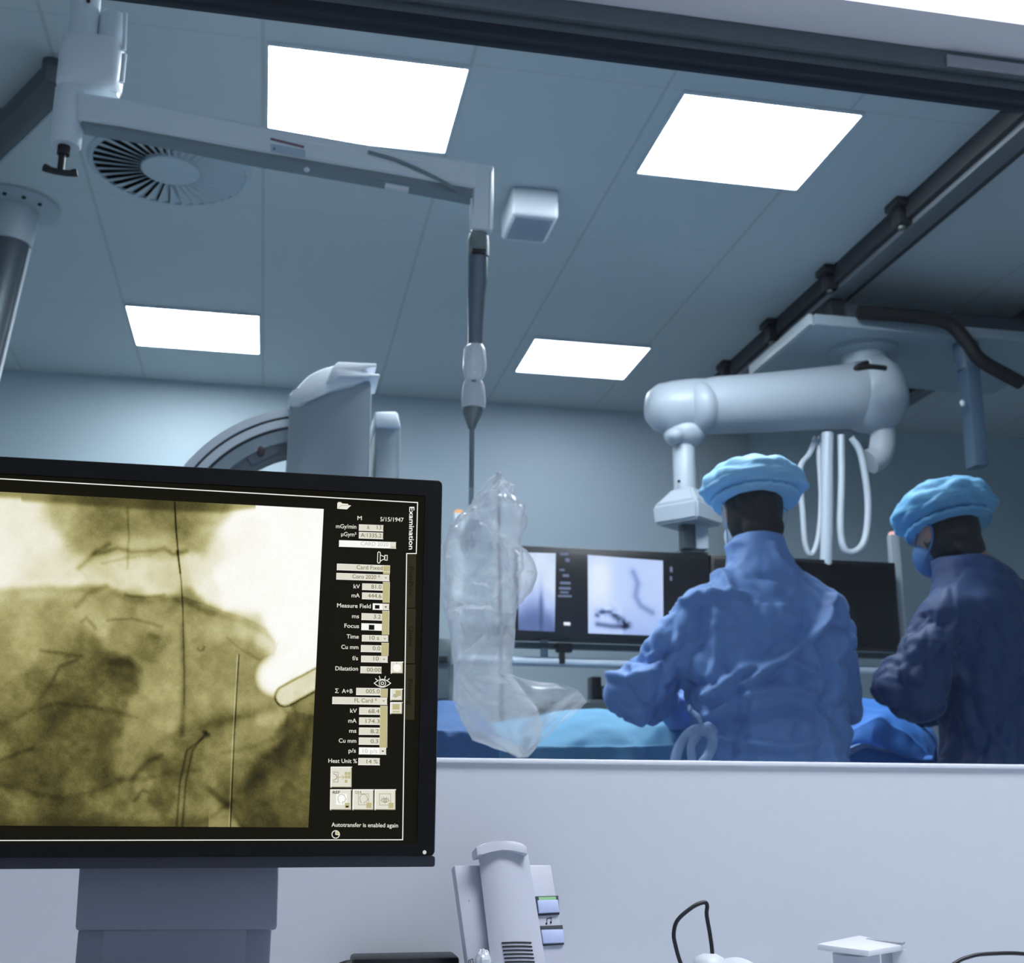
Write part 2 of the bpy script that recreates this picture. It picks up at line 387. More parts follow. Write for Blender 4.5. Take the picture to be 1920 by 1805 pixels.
# arm beam: top edge and bottom edge in the photo
bt = [(150, 186), (215, 196), (460, 243), (700, 285), (905, 318)]
bb = [(150, 236), (240, 247), (460, 290), (700, 330), (880, 364)]
arm = MB(); rings = []
for (ax, ay), (bx, by) in zip(bt, bb):
    a, b = A(ax, ay), A((ax+bx)/2, by); h = .032
    rings.append([a+Vector((0, -h+.004, 0)), a+Vector((0, h-.004, 0)), Vector((a.x, YA+h, a.z-.006)), Vector((b.x, YA+h, b.z+.004)), b+Vector((0, h-.006, 0)), b+Vector((0, -h+.006, 0)), Vector((b.x, YA-h, b.z+.004)), Vector((a.x, YA-h, a.z-.006))])
arm.loft(rings); arm.build('beam', wa, t, ang=30)
und = MB(); rings = []
for (bx, by), dpt in zip(bb, (.010, .014, .016, .018, .018)):
    b = A(bx+6, by); rings.append([b+Vector((0, -.024, .004)), b+Vector((0, .024, .004)), b+Vector((0, .022, -dpt)), b+Vector((0, -.022, -dpt))])
und.loft(rings); und.build('under_channel', ad, t)
p = A(575, 318, -.026); MB().ell(p, (.007, .005, .006)).build('stud', wp, t)
p0 = A(722, 348, -.025); p1 = A(766, 356, -.025); MB().tube([p0, p1], .0075, 10).build('latch', wp, t)
a, b = A(507, 262, -.033), A(570, 278, -.033); MB().prism([a, b, b+Vector((0, 0, .0055)), a+Vector((0, 0, .0055))], (0, -.0012, 0)).build('red_strip', mat('label_red', (122, 92, 104), .5), t)
a, b = A(507, 284, -.033), A(572, 296, -.033); MB().prism([a, b, b+Vector((0, 0, .02)), a+Vector((0, 0, .02))], (0, -.0008, 0)).build('sticker', mat('label_grey', (172, 190, 206), .5), t)
a = A(511, 280, -.0342); MB().prism([a, a+Vector((.008, 0, -.0012)), a+Vector((.0035, 0, .007))], (0, -.0006, 0)).build('warning_mark', mat('mark_blue', (96, 110, 140), .5), t)
cb = MB(); cb.tube(spline([A(690, 285, -.034), A(745, 301, -.036), A(810, 330, -.036), A(860, 358, -.036)], 6), .0045, 8); cb.build('sleeve_line', ad, t)
cb = MB(); cb.tube([A(560, 262, -.03), A(640, 279, -.03), A(690, 288, -.03)], .0045, 8).tube([A(700, 285, -.03), A(780, 300, -.03), A(860, 313, -.03)], .0045, 8); cb.build('top_rib', wa_l, t)
# vertical end
ve = MB(); x0, x1 = A(884, 340).x, A(922, 340).x; z0, z1 = A(900, 318).z, A(900, 440).z
ve.box((x0, YA-.033, z1), (x1, YA+.033, z0), .008); ve.build('end_housing', wa, t)
MB().tube([A(920, 322, -.034), A(918, 430, -.034)], .0035, 8).tube([A(884, 372, -.034), A(881, 435, -.034)], .003, 8).build('edge_line', wa_l, t)
p = A(887, 318, -.02); MB().ell(p, (.006, .006, .005)).build('cap_screw', wp, t)
def prof(pts, name, m, n=28):
    c = A(pts[0][0], pts[0][1]); q = MB(); rings = []
    for px, py, wpx in pts:
        c = A(px, py); r = wpx/2/790.; rings.append([c+Vector((r*math.cos(2*PI*j/n), r*math.sin(2*PI*j/n), 0)) for j in range(n)])
    q.loft(rings); return q.build(name, m, t)
prof([(897, 428, 14), (897, 432, 28), (897, 440, 36), (897, 452, 40), (897, 482, 40)], 'joint_cap', mat('cap_grey', (122, 132, 134), .5))
p0 = A(884, 470, -.026); p1 = A(910, 472, -.026); MB().tube([p0, p1], .0065, 8).build('joint_slot', mat('slot_black', (20, 22, 24), .5), t)
prof([(896, 482, 38), (896, 530, 38), (894, 553, 34), (892, 600, 29), (891, 652, 27)], 'sleeve', mat('sleeve_grey', (104, 118, 130), .35, .3))
prof([(891, 648, 30), (890, 655, 40), (890, 690, 43), (889, 706, 36), (888, 716, 26)], 'swivel', wa_l)
p0 = A(889, 716, -.018); MB().ell(p0, (.009, .006, .006)).build('swivel_screw', ad, t)
prof([(888, 716, 34), (888, 726, 40), (888, 752, 45), (888, 765, 42), (887, 767, 30)], 'coupling', wp)
prof([(887, 765, 36), (886, 775, 36), (885, 798, 16), (885, 803, 14)], 'cone', mat('cone_steel', (128, 138, 142), .35, .6))
prof([(885, 800, 9), (884, 900, 9), (883, 985, 9)], 'rod', mat('rod_steel', (128, 146, 156), .35, .5), 12)

# ---------------------------------------------------------------- ceiling rail, carriage and suspended display arm
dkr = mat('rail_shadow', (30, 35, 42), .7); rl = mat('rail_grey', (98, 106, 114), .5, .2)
rx0 = 2.27
t = thing('ceiling_rail', (rx0, 4.2, HC), 'grey ceiling rail with clamps, running deep at the right', 'ceiling rail')
zr = HC-.10
MB().box((rx0-.006, 2.4, zr), (rx0+.072, 6.3, zr+.03), .004).build('profile', rl, t)
MB().box((rx0-.03, 2.4, zr+.022), (rx0+.056, 6.3, HC)).build('shadow_web', dkr, t)  # dark web, widened to paint in the shadow left of the rail
MB().box((rx0+.072, 2.4, zr+.012), (rx0+.108, 6.3, zr+.045), .003).build('guide', dkr, t)  # black strip standing in for the shaded gap right of the rail
for (px, py) in ((1690, 402), (1556, 524), (1447, 622), (1362, 698)):
    q = PZ(px, py, HC-.05); b = MB(); b.box((rx0-.075, q.y-.05, HC-.03), (rx0+.0, q.y+.05, HC), .005); b.box((rx0-.06, q.y-.03, zr+.0), (rx0-.008, q.y+.03, HC-.03), .008)
    br = b.build('clamp', mat('clamp_dark', (34, 38, 42), .5, .3), t)
    MB().lathe([(.014, 0), (.014, .014), (.006, .016)], (rx0-.035, q.y, zr+.003), (0, 0, -1), n=12).build('bolt', mat('bolt_brass', (120, 124, 116), .4, .5), br)
rx1 = 3.35
t = thing('ceiling_rail', (rx1, 4.2, HC), 'second ceiling rail at the right edge, mostly beyond the carriage', 'ceiling rail')
MB().box((rx1-.058, 2.4, zr), (rx1+.012, 6.3, zr+.03), .004).build('profile', rl, t)
MB().box((rx1-.046, 2.4, zr+.03), (rx1, 6.3, HC)).build('shadow_web', dkr, t)

zcg = 2.80; yc0, yc1 = 4.42, 5.10
t = thing('ceiling_carriage', (2.8, 4.75, zcg), 'pale carriage plate running on the ceiling rails above the suspended white arm', 'ceiling carriage')
cm = mat('carriage_white', (150, 166, 176), .45)
MB().box((2.17, yc0, zcg), (3.42, yc1, zcg+.05), .006).build('plate', cm, t)
MB().box((2.15, yc0+.02, zcg+.005), (2.17, yc1, zcg+.055), .003).build('side_lip', mat('lip_light', (190, 200, 204), .4), t)
cbm = mat('crossbeam', (58, 66, 74), .5)
MB().box((2.33, yc0+.02, zcg+.05), (3.40, yc0+.10, zr-.03), .004).box((2.33, yc1-.12, zcg+.05), (3.40, yc1-.04, zr-.03), .004).build('crossbeam', cbm, t)
for x in (2.27, 3.28):
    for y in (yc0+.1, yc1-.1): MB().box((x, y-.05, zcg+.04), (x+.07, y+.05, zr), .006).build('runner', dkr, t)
q = [PY(1610, 586, 4.38), PY(1700, 592, 4.36), PY(1775, 604, 4.34), PY(1812, 640, 4.33)]
q += [q[-1]+Vector((.06, 0, -.08)), q[-1]+Vector((.25, .02, -.16))]
MB().tube(spline(q, 6), .030, 12).build('energy_chain', mat('chain_black', (14, 14, 15), .6), t)
q = [PY(1660, 690, 4.35), PY(1632, 687, 4.33), PY(1605, 690, 4.33), PY(1625, 680, 4.4)]
MB().tube(spline(q, 5), .012, 8).build('cable_clip', mat('chain_black', (14, 14, 15)), t)

# white suspended arm (tube) on the carriage
YM = 4.66
t = thing('suspended_arm', (2.5, YM, zcg), 'thick rounded white horizontal arm hanging under the carriage, carrying the displays', 'ceiling arm')
sw = mat('arm_white', (172, 183, 194), .38)
def M_(px, py, dy=0.): return PY(px, py, YM+dy)
kk = 463.
def ringx(px, yt, yb, dr=1., n=32, dy=0.):
    a, b = M_(px, yt, dy), M_(px, yb, dy); c = (a+b)/2; r = (a.z-b.z)/2
    return [c+Vector((0, r*dr*math.sin(2*PI*j/n), r*math.cos(2*PI*j/n))) for j in range(n)]
MB().loft([ringx(1318, 712, 812), ringx(1340, 708, 812), ringx(1400, 704, 810), ringx(1480, 697, 806), ringx(1560, 688, 802), ringx(1630, 680, 800)]).build('tube', sw, t)
en = MB(); en.loft([ringx(1600, 690, 800), ringx(1612, 672, 806), ringx(1640, 668, 812), ringx(1665, 682, 806), ringx(1682, 710, 796), ringx(1690, 742, 778)]); en.build('elbow_end', sw, t)
c = M_(1622, 690); MB().lathe([(.10, c.z), (.10, zcg-.03), (.15, zcg-.02), (.15, zcg)], (c.x, c.y, 0), n=32).build('pivot', cm, t)
el = MB(); el.tube(spline([M_(1655, 790), M_(1655, 830), M_(1648, 855), M_(1630, 866)], 5), [.055]*16, 16); el.build('hose_outlet', mat('outlet_grey', (176, 186, 194), .5), t)
en = MB(); en.loft([ringx(1212, 748, 778), ringx(1216, 735, 790), ringx(1232, 722, 806), ringx(1260, 716, 815), ringx(1300, 712, 815), ringx(1325, 712, 814)]); en.build('left_end', sw, t)
c = M_(1308, 767, -.02); MB().ell(c, (.078, .135, .118), n=32, m=20, R=Matrix.Rotation(math.radians(-8), 3, 'Y')).build('joint_disc', sw, t)
jm = mat('joint_grey', (176, 188, 198), .42)
c = M_(1283, 812); MB().ell(c, (.09, .085, .065), n=24).build('lower_joint', jm, t)
c = M_(1263, 818, -.05); MB().ell(c, (.038, .05, .032), n=20).build('joint_button', sw, t)
a, b = M_(1281, 836), M_(1284, 925); MB().lathe([(.046, 0), (.046, a.z-b.z-.012), (.04, a.z-b.z)], (b.x, YM, b.z), n=28).build('drop_tube', sw, t)
p = M_(1273, 902, -.05); MB().ell(p, (.007, .004, .007)).build('screw', dk, t)
# head block
hb = MB(); Rz = Matrix.Rotation(math.radians(38), 3, 'Z'); hc = M_(1288, 0)
def sq(cx, cy, z, a, bsz):
    return [Vector((cx, cy, z))+Rz @ Vector((sx*a, sy*bsz, 0)) for sx, sy in ((-1, -1), (1, -1), (1, 1), (-1, 1))]
z_a, z_b, z_c, z_d = M_(1288, 918).z, M_(1288, 938).z, M_(1288, 950).z, M_(1288, 985).z
hcx = M_(1290, 950).x
hb.loft([sq(hcx, YM, z_d, .10, .105), sq(hcx, YM, z_c, .105, .11), sq(hcx, YM, z_b, .085, .08), sq(hcx, YM, z_a, .05, .05)])
bmesh.ops.bevel(hb.bm, geom=hb.bm.edges[:], offset=.010, segments=2, affect='EDGES'); hb.build('head_block', sw, t)
zz = M_(1280, 1030).z
MB().box((hcx-.035, YM-.03, zz), (hcx+.02, YM+.03, z_d+.004), .004).build('neck_plate', mat('neck_dark', (62, 74, 82), .5), t)
MB().box((hcx+.02, YM-.03, zz), (hcx+.075, YM+.03, z_d+.004), .006).build('neck_cover', jm, t)
# hanging cables under the arm
hs = mat('cable_white', (196, 206, 216), .3)
def hang(pts, r, name, label, m=hs, dy=0.0, flat=None):
    P = spline([M_(px, py, dy) for px, py in pts], 7); o = MB().tube(P, r, 10, flat=flat).build(name, m, label=label, cat='cable', group='cables hanging from the suspended arm'); return o
hang([(1552, 812), (1551, 880), (1551, 960), (1549, 1060)], .026, 'hanging_cable', 'straight pale cable bundle hanging from the suspended arm behind the tall person', mat('cable_pale', (188, 200, 212), .3), -.02)
hang([(1577, 816), (1578, 900), (1576, 990), (1584, 1030), (1605, 1033), (1622, 1010), (1628, 950), (1622, 890), (1612, 845), (1596, 820)], .015, 'hanging_cable', 'right loop of white cable hanging under the suspended arm', hs, -.05)
hang([(1530, 820), (1518, 850), (1500, 880), (1505, 960), (1510, 1020), (1522, 1040), (1535, 1005), (1540, 930), (1536, 850), (1540, 818)], .012, 'hanging_cable', 'left loop of white cable hanging under the suspended arm', hs, .065)
# narrow hanging column at the right edge
q = PY(1812, 660, 4.5)
t = thing('hanging_column', (q.x, q.y, zcg), 'blue-grey column hanging under the carriage at the far right, above the second person', 'ceiling column')
bl = mat('column_blue', (84, 106, 128), .45)
MB().box((q.x-.030, q.y-.04, 2.24), (q.x+.034, q.y+.04, zcg), .006).build('column', bl, t)
MB().lathe([(.055, 0), (.055, .07), (.045, .085), (.045, .12)], (q.x, q.y, zcg), (0, 0, -1), n=24).build('collar', bl, t)
p = PY(1805, 755, 4.455); MB().ell((p.x, q.y-.042, p.z), (.012, .008, .015)).build('knob', mat('knob_white', (235, 240, 245), .3), t)

# ---------------------------------------------------------------- displays
YD = 4.62
bz_ = mat('display_bezel', (13, 16, 22), .4); off = mat('screen_off', (7, 7, 9), .25)
def color_grid(name, corners, nu, nv, fn, m, parent, attr='image'):
    c = [Vector(x) for x in corners]   # tl, tr, br, bl
    U, V = np.meshgrid(np.linspace(0, 1, nu), np.linspace(0, 1, nv))
    tl, tr, br, bl_ = [np.array(x) for x in c]
    P = ((1-V)[..., None]*((1-U)[..., None]*tl+U[..., None]*tr)+V[..., None]*((1-U)[..., None]*bl_+U[..., None]*br)).reshape(-1, 3)
    idx = np.arange(nu*nv).reshape(nv, nu)
    F = np.stack([idx[:-1, :-1], idx[1:, :-1], idx[1:, 1:], idx[:-1, 1:]], -1).reshape(-1, 4)
    me = bpy.data.meshes.new(name); me.vertices.add(len(P)); me.vertices.foreach_set('co', P.ravel())
    me.loops.add(F.size); me.loops.foreach_set('vertex_index', F.ravel()); me.polygons.add(len(F)); me.polygons.foreach_set('loop_start', np.arange(0, F.size, 4)); me.polygons.foreach_set('loop_total', np.full(len(F), 4))
    me.update(calc_edges=True)
    col = fn(U, V).reshape(-1, 3)/255.
    l = np.where(col <= .04045, col/12.92, ((col+.055)/1.055)**2.4)
    at = me.color_attributes.new(attr, 'FLOAT_COLOR', 'POINT'); at.data.foreach_set('color', np.concatenate([l, np.ones((len(l), 1))], 1).ravel())
    return link(me, name, m, parent)
def ramp(t, stops):
    t = np.clip(t, 0, 1); xs = [s[0] for s in stops]; return np.stack([np.interp(t, xs, [s[1][k] for s in stops]) for k in range(3)], -1)
def gauss(X, Y, x, y, sx, sy=None): sy = sy or sx; return np.exp(-((X-x)/sx)**2-((Y-y)/sy)**2)
def seg_dist(X, Y, pts):
    d = np.full(X.shape, 1e9)
    for (x0, y0), (x1, y1) in zip(pts, pts[1:]):
        dx, dy = x1-x0, y1-y0; L = dx*dx+dy*dy+1e-9; t = np.clip(((X-x0)*dx+(Y-y0)*dy)/L, 0, 1)
        d = np.minimum(d, np.hypot(X-x0-t*dx, Y-y0-t*dy))
    return d
def vnoise(X, Y, s, seed=0):
    x = X/s; y = Y/s; xi = np.floor(x).astype(int); yi = np.floor(y).astype(int); fx = x-xi; fy = y-yi; fx = fx*fx*(3-2*fx); fy = fy*fy*(3-2*fy)
    def h(a, b):
        n = (a*374761393+b*668265263+seed*974711) & 0x7fffffff; n = ((n ^ (n >> 13))*1274126177) & 0x7fffffff; return ((n ^ (n >> 16)) & 0xffff)/65535.
    return (h(xi, yi)*(1-fx)+h(xi+1, yi)*fx)*(1-fy)+(h(xi, yi+1)*(1-fx)+h(xi+1, yi+1)*fx)*fy
def fbm(X, Y, s, o=4, seed=0): return sum(vnoise(X, Y, s/2**k, seed+k)*.5**k for k in range(o))/sum(.5**k for k in range(o))-.5

def display(x0p, x1p, ytp, ybp, label):
    a, b = PY((x0p+x1p)/2, ytp, YD), PY((x0p+x1p)/2, ybp, YD); xa, xb = PY(x0p, (ytp+ybp)/2, YD).x, PY(x1p, (ytp+ybp)/2, YD).x
    t = thing('wall_display', ((xa+xb)/2, YD+.03, b.z), label, 'display', 'displays hanging from the suspended arm')
    MB().box((xa, YD, b.z), (xb, YD+.05, a.z), .004).build('housing', bz_, t)
    return t, xa, xb, a.z, b.z
ZT, ZB = PY(1330, 1037, YD).z, PY(1330, 1206, YD).z
d1, xa, xb, zt, zb = display(967, 1332, 1030, 1200, 'wide display showing two pale X-ray pictures, left of the tall person')
scr = MB().box((xa+.012, YD-.003, zb+.02), (xb-.012, YD, zt-.02), .001).build('screen', mat('screen_dark', (10, 11, 16), .3, emit=(16, 18, 26), estr=.6), d1)
vm = vcol_mat('display_image', 'image')
def imgA(U, V):
    t = .93-.55*np.clip((V-.35-.5*(U-.45)**2)/.5, 0, 1)+.14*fbm(U, V, .3, 4, 3)
    t -= .25*(gauss(U, V, .62, .72, .06, .3))-.1*gauss(U, V, .8, .65, .1)
    return ramp(t, [(0, (40, 55, 90)), (.45, (105, 125, 180)), (.7, (175, 195, 245)), (1, (225, 238, 255))])
def imgB(U, V):
    t = .86+.10*fbm(U, V, .35, 4, 9)
    t -= .30*np.exp(-(seg_dist(U, V, [(.60, .18), (.66, .32), (.63, .5), (.7, .62), (.85, .7)])/.045)**2)
    t -= .75*np.exp(-(seg_dist(U, V, [(.12, .75), (.28, .70), (.45, .84), (.52, .88)])/.05)**2)*np.clip(.6+fbm(U, V, .06, 2, 4)*2.2, 0, 1)
    t -= .55*np.exp(-(seg_dist(U, V, [(.12, .88), (.3, .90), (.48, .90)])/.035)**2)
    t -= .18*np.clip((V-.55)*2, 0, 1)*(U > .45)-.16*gauss(U, V, .15, .3, .2, .4)
    return ramp(t, [(0, (25, 32, 60)), (.4, (110, 130, 175)), (.7, (165, 190, 245)), (.88, (195, 215, 255)), (1, (228, 240, 255))])
def onD(px, py, e=.0045): return PY(px, py, YD-e)
color_grid('left_picture', [onD(972, 1035), onD(1042, 1037), onD(1040, 1184), onD(972, 1181)], 50, 70, imgA, vm, scr)
color_grid('right_picture', [onD(1102, 1040), onD(1243, 1051), onD(1244, 1192), onD(1103, 1187)], 70, 70, imgB, vm, scr)
rnd = random.Random(3)
for (px, py, wp_, hp) in ((1050, 1036, 16, 5), (1060, 1046, 8, 7), (1049, 1066, 10, 4), (1055, 1076, 12, 5), (1050, 1090, 20, 5), (1048, 1100, 22, 5), (1050, 1108, 16, 4), (1046, 1115, 26, 4), (1057, 1166, 13, 7), (1256, 1062, 5, 10), (1256, 1080, 4, 8)):
    MB().quad([onD(px, py), onD(px+wp_, py+.6), onD(px+wp_, py+hp+.6), onD(px, py+hp)]).build('menu_icon', glow('menu_glow', (120, 132, 165), .8), scr, smooth=False)
MB().quad([onD(1057, 1166, .005), onD(1069, 1166.5, .005), onD(1069, 1172, .005), onD(1057, 1171.5, .005)]).build('menu_lamp', glow('lamp_white', (240, 245, 255), 1.), scr)
d2, xa2, xb2, zt2, zb2 = display(1336, 1684, 1047, 1213, 'wide black switched-off display right of the tall person')
MB().box((xa2+.012, YD-.003, zb2+.016), (xb2-.012, YD, zt2-.016), .001).build('screen', off, d2)

# frame carrying the displays
YFm = YD+.09
t = thing('display_frame', (1.6, YFm, PY(1300, 1250, YFm).z), 'white tubular frame with two end posts behind the displays', 'display frame')
fm = mat('frame_white', (190, 204, 220), .35)
xl_, xr_ = PY(858, 1100, YFm).x, PY(1681, 1100, YFm).x; ztop = PY(1677, 1003, YFm).z; zbar = PY(1300, 1249, YFm).z
for x, em in ((xl_, (255, 190, 120)), (xr_, (255, 200, 200))):
    pz = MB().box((x-.022, YFm-.02, zbar-.02), (x+.022, YFm+.02, ztop), .008).build('post', mat('post_grey', (164, 176, 186), .4), t)
    MB().ell((x, YFm, ztop), (.020, .018, .016)).build('post_lamp', glow('post_lamp_%d' % em[1], em, 1.0), pz)
MB().tube([(xl_, YFm-.02, zbar), (xr_+.02, YFm-.02, zbar)], .019, 14).build('cross_bar', fm, t)
zr2 = PY(1100, 1213, YFm).z
MB().box((xl_, YFm-.015, zr2-.012), (xr_, YFm+.015, zr2+.012), .004).build('rear_rail', mat('rail_dark_grey', (78, 90, 96), .5), t)
MB().box((xl_, YFm+.0, zb-.0), (xr_, YFm+.03, zb+.06), .004).build('mount_rail', mat('rail_dark_grey', (78, 90, 96)), t)
for px in (1020, 1260, 1500):
    x = PY(px, 1220, YFm).x; MB().box((x-.014, YFm-.012, zbar), (x+.014, YFm+.012, zb+.02), .003).build('strut', mat('post_grey', (164, 176, 186)), t)
for x in (1.2, 2.0): MB().box((x-.04, YD+.05, zb+.04), (x+.04, YFm+.0, zb+.14), .004).build('mounting_plate', mat('rail_dark_grey', (78, 90, 96)), t)
MB().box((hcx-.05, YD+.055, zb+.08), (hcx+.09, YFm+.02, zz-.002), .004).build('hanger', mat('rail_dark_grey', (78, 90, 96)), t)
x = PY(1058, 1220, YFm-.05).x; zc_ = PY(1058, 1213, YFm-.05).z
MB().box((x-.03, YFm-.05, zc_-.02), (x+.035, YFm-.015, zc_+.018), .006).box((x-.018, YFm-.045, zc_-.065), (x+.006, YFm-.02, zc_-.015), .005).build('clamp', mat('clamp_black', (16, 18, 22), .4), t)

# ---------------------------------------------------------------- C-arm
YCm = 3.42
def K(px, py, dy=0.): return PY(px, py, YCm+dy)
t = thing('c_arm', (.12, YCm+.15, 0), 'white C-arm X-ray machine with curved arc, rising behind the monitor', 'x-ray machine')
cw = mat('c_arm_white', (228, 235, 240), .4); cg = mat('c_arm_grey', (150, 164, 172), .45)
h = .22
def slab(pts, y0, y1): return [K(px, py) for px, py in pts], y1-y0
body = MB()
outl = [(541, 762), (700, 722), (697, 706), (685, 706)]
front = [(543, 757), (560, 757), (585, 745), (620, 732), (660, 722), (683, 711), (693, 712), (697, 724), (704, 905), (538, 905)]
pf = [K(px, py) for px, py in front]; pf[-1].z = .10; pf[-2].z = .10
bb2 = MB(); bb2.prism(pf, (0, .22, 0), .006); bb2.build('column', cg, t)
capo = [(541, 737), (553, 735), (560, 722), (580, 702), (605, 690), (628, 684), (690, 694), (690, 708), (660, 722), (620, 732), (585, 745), (562, 760), (545, 760)]
MB().prism([K(px, py, -.02) for px, py in capo], (0, .26, 0), .007).build('top_cover', cw, t)
pl_ = [(622, 689), (634, 678), (706, 681), (706, 688), (684, 687), (676, 691), (677, 697), (686, 699), (712, 701), (711, 707), (636, 703), (622, 716), (612, 716)]
MB().prism([K(px, py, -.04) for px, py in pl_], (0, .16, 0), .003).build('bracket_plate', mat('c_arm_bright', (236, 241, 248), .4), t)
rc = [K(px, py, .1) for px, py in ((706, 772), (746, 770), (752, 800), (756, 905), (708, 905))]; rc[-1].z = .1; rc[-2].z = .1
MB().prism(rc, (0, .2, 0), .008).build('rear_column', cg, t)
MB().prism([K(px, py, .08) for px, py in ((703, 771), (744, 771), (752, 800), (704, 798))], (0, .24, 0), .006).build('rear_cap', mat('c_arm_bright', (236, 241, 248)), t)
ac = K(585, 1050, .1); sA = FPX/(ac-CAM).dot(fw)
def arc(r0, r1, y0, y1, name, m, a0=72, a1=262):
    q = MB(); rings = []
    for k in range(61):
        a = math.radians(a0+(a1-a0)*k/60); d = Vector((math.cos(a), 0, math.sin(a)))
        rings.append([ac+d*r0+Vector((0, y0, 0)), ac+d*r1+Vector((0, y0, 0)), ac+d*r1+Vector((0, y1, 0)), ac+d*r0+Vector((0, y1, 0))])
    q.loft(rings); return q.build(name, m, t, ang=30)
r = 291/sA
arc(r-.024, r, -.05, .05, 'arc_rim', cw); arc(r-.032, r-.022, -.045, .045, 'arc_groove', mat('groove_dark', (18, 26, 42), .4))
arc(r-.055, r-.032, -.05, .05, 'arc_band', cw); arc(r-.064, r-.054, -.045, .045, 'arc_groove', mat('groove_dark', (18, 26, 42)))
arc(r-.10, r-.064, -.048, .048, 'arc_inner', cg)
arc(r-.135, r-.10, -.03, .03, 'arc_rack', mat('rack_grey', (110, 122, 130), .5), 95, 150)
p = K(490, 838, .06); MB().box((p.x-.05, YCm+.06, p.z-.04), (p.x+.05, YCm+.16, p.z+.03), .01, R=Matrix.Rotation(math.radians(-30), 3, 'Y')).build('arc_carrier', mat('carrier_grey', (112, 122, 136), .5), t)
p = K(489, 846, .055); MB().ell(p, (.012, .006, .018)).build('release_lever', mat('lever_brown', (70, 52, 56), .5), t)
MB().box((-.15, YCm-.05, 0), (.33, YCm+.35, .12), .02).build('base', cg, t)

# ---------------------------------------------------------------- items behind the table
YE = 5.2
def E_(px, py, dy=0.): return PY(px, py, YE+dy)
t = thing('equipment_trolley', (E_(1080, 1330).x, YE, 0), 'beige equipment trolley behind the operating table, left of the tall person', 'trolley')
x0, x1 = E_(1000, 1330).x, E_(1165, 1330).x; zt_ = E_(1080, 1322).z
tb = mat('trolley_beige', (168, 170, 160), .5)
MB().box((x0, YE-.2, zt_-.03), (x1, YE+.2, zt_), .005).build('top_shelf', tb, t)
MB().box((x0+.02, YE-.18, .35), (x1-.02, YE+.18, zt_-.03), .004).build('cabinet', mat('trolley_grey', (136, 146, 148), .5), t)
for sx in (x0+.03, x1-.03):
    for sy in (-.17, .17):
        lg = MB().box((sx-.015, YE+sy-.015, .08), (sx+.015, YE+sy+.015, .36)).build('leg', tb, t)
        MB().lathe([(.04, -.012), (.04, .012)], (sx, YE+sy, .04), (1, 0, 0), n=20).build('caster', dk, lg)
zs = zt_
def on_trolley(px): return E_(px, 1322).x
c = on_trolley(1101); hgt = E_(1101, 1274).z
o = MB(); o.box((c-.02, YE-.16, zs), (c+.022, YE-.08, hgt), .004); o.build('black_device', mat('device_black', (14, 16, 20), .4), label='small black upright device on the beige trolley', cat='device')
for px, yt, rr, lab in ((1120, 1290, .022, 'shorter grey canister beside the black device on the trolley'), (1138, 1284, .027, 'taller grey canister near the tall person\'s elbow on the trolley')):
    q = E_(px, yt); tt = thing('canister', (q.x, YE-.1, zs), lab, 'canister', 'canisters on the trolley')
    hh = q.z-zs
    MB().lathe([(rr, 0), (rr, hh*.8), (rr*.7, hh*.9)], (q.x, YE-.1, zs), n=24).build('body', mat('canister_grey', (92, 106, 108), .4, .3), tt)
    MB().lathe([(rr*.75, hh*.88), (rr*.75, hh), (rr*.6, hh)], (q.x, YE-.1, zs), n=24).build('lid', mat('canister_lid', (70, 82, 86), .5), tt)
q = E_(1128, 1322)
tt = thing('instrument_tray', (q.x, YE-.22, zs), 'pale tray of small instruments at the front of the beige trolley', 'tray')
x0t, x1t = E_(1085, 1322).x, E_(1160, 1322).x
MB().box((x0t, YE-.19, zs), (x1t, YE-.125, zs+.012), .003).build('tray', mat('tray_pale', (186, 190, 184), .4), tt)
# wheeled cabinet at left behind the plastic drape
q = PY(838, 1200, 4.9)
t = thing('drawer_cabinet', (q.x-.18, 5.0, 0), 'grey wheeled drawer cabinet in the theatre, seen just right of the monitor edge', 'cabinet')
x1 = PY(851, 1250, 4.8).x; ztop = PY(838, 1196, 4.8).z
MB().box((x1-.5, 4.8, .08), (x1, 5.25, ztop), .01).build('body', mat('cabinet_grey', (112, 124, 130), .5), t)
for k in range(3):
    z1_ = ztop-.05-k*.22; dr = MB().box((x1-.48, 4.785, z1_-.19), (x1-.02, 4.80, z1_), .004).build('drawer', mat('cabinet_front', (104, 118, 126), .5), t)
    MB().box((x1-.3, 4.765, z1_-.05), (x1-.03, 4.785, z1_-.025), .004).build('handle', mat('cabinet_handle', (26, 32, 38), .5), dr)
for sx in (-.45, -.05):
    for y in (4.86, 5.19): MB().lathe([(.04, -.015), (.04, .015)], (x1+sx, y, .04), (1, 0, 0), n=18).build('caster', dk, t)
# door-like niche post on back wall behind the arm
q = PY(1310, 850, YB); 
struct(MB().box((PY(1306, 850, YB).x, YB-.05, 0), (PY(1400, 850, YB).x, YB, PY(1306, 815, YB-.05).z+.25), .004), 'trim_2', mat('pilaster', (150, 166, 170), .6))

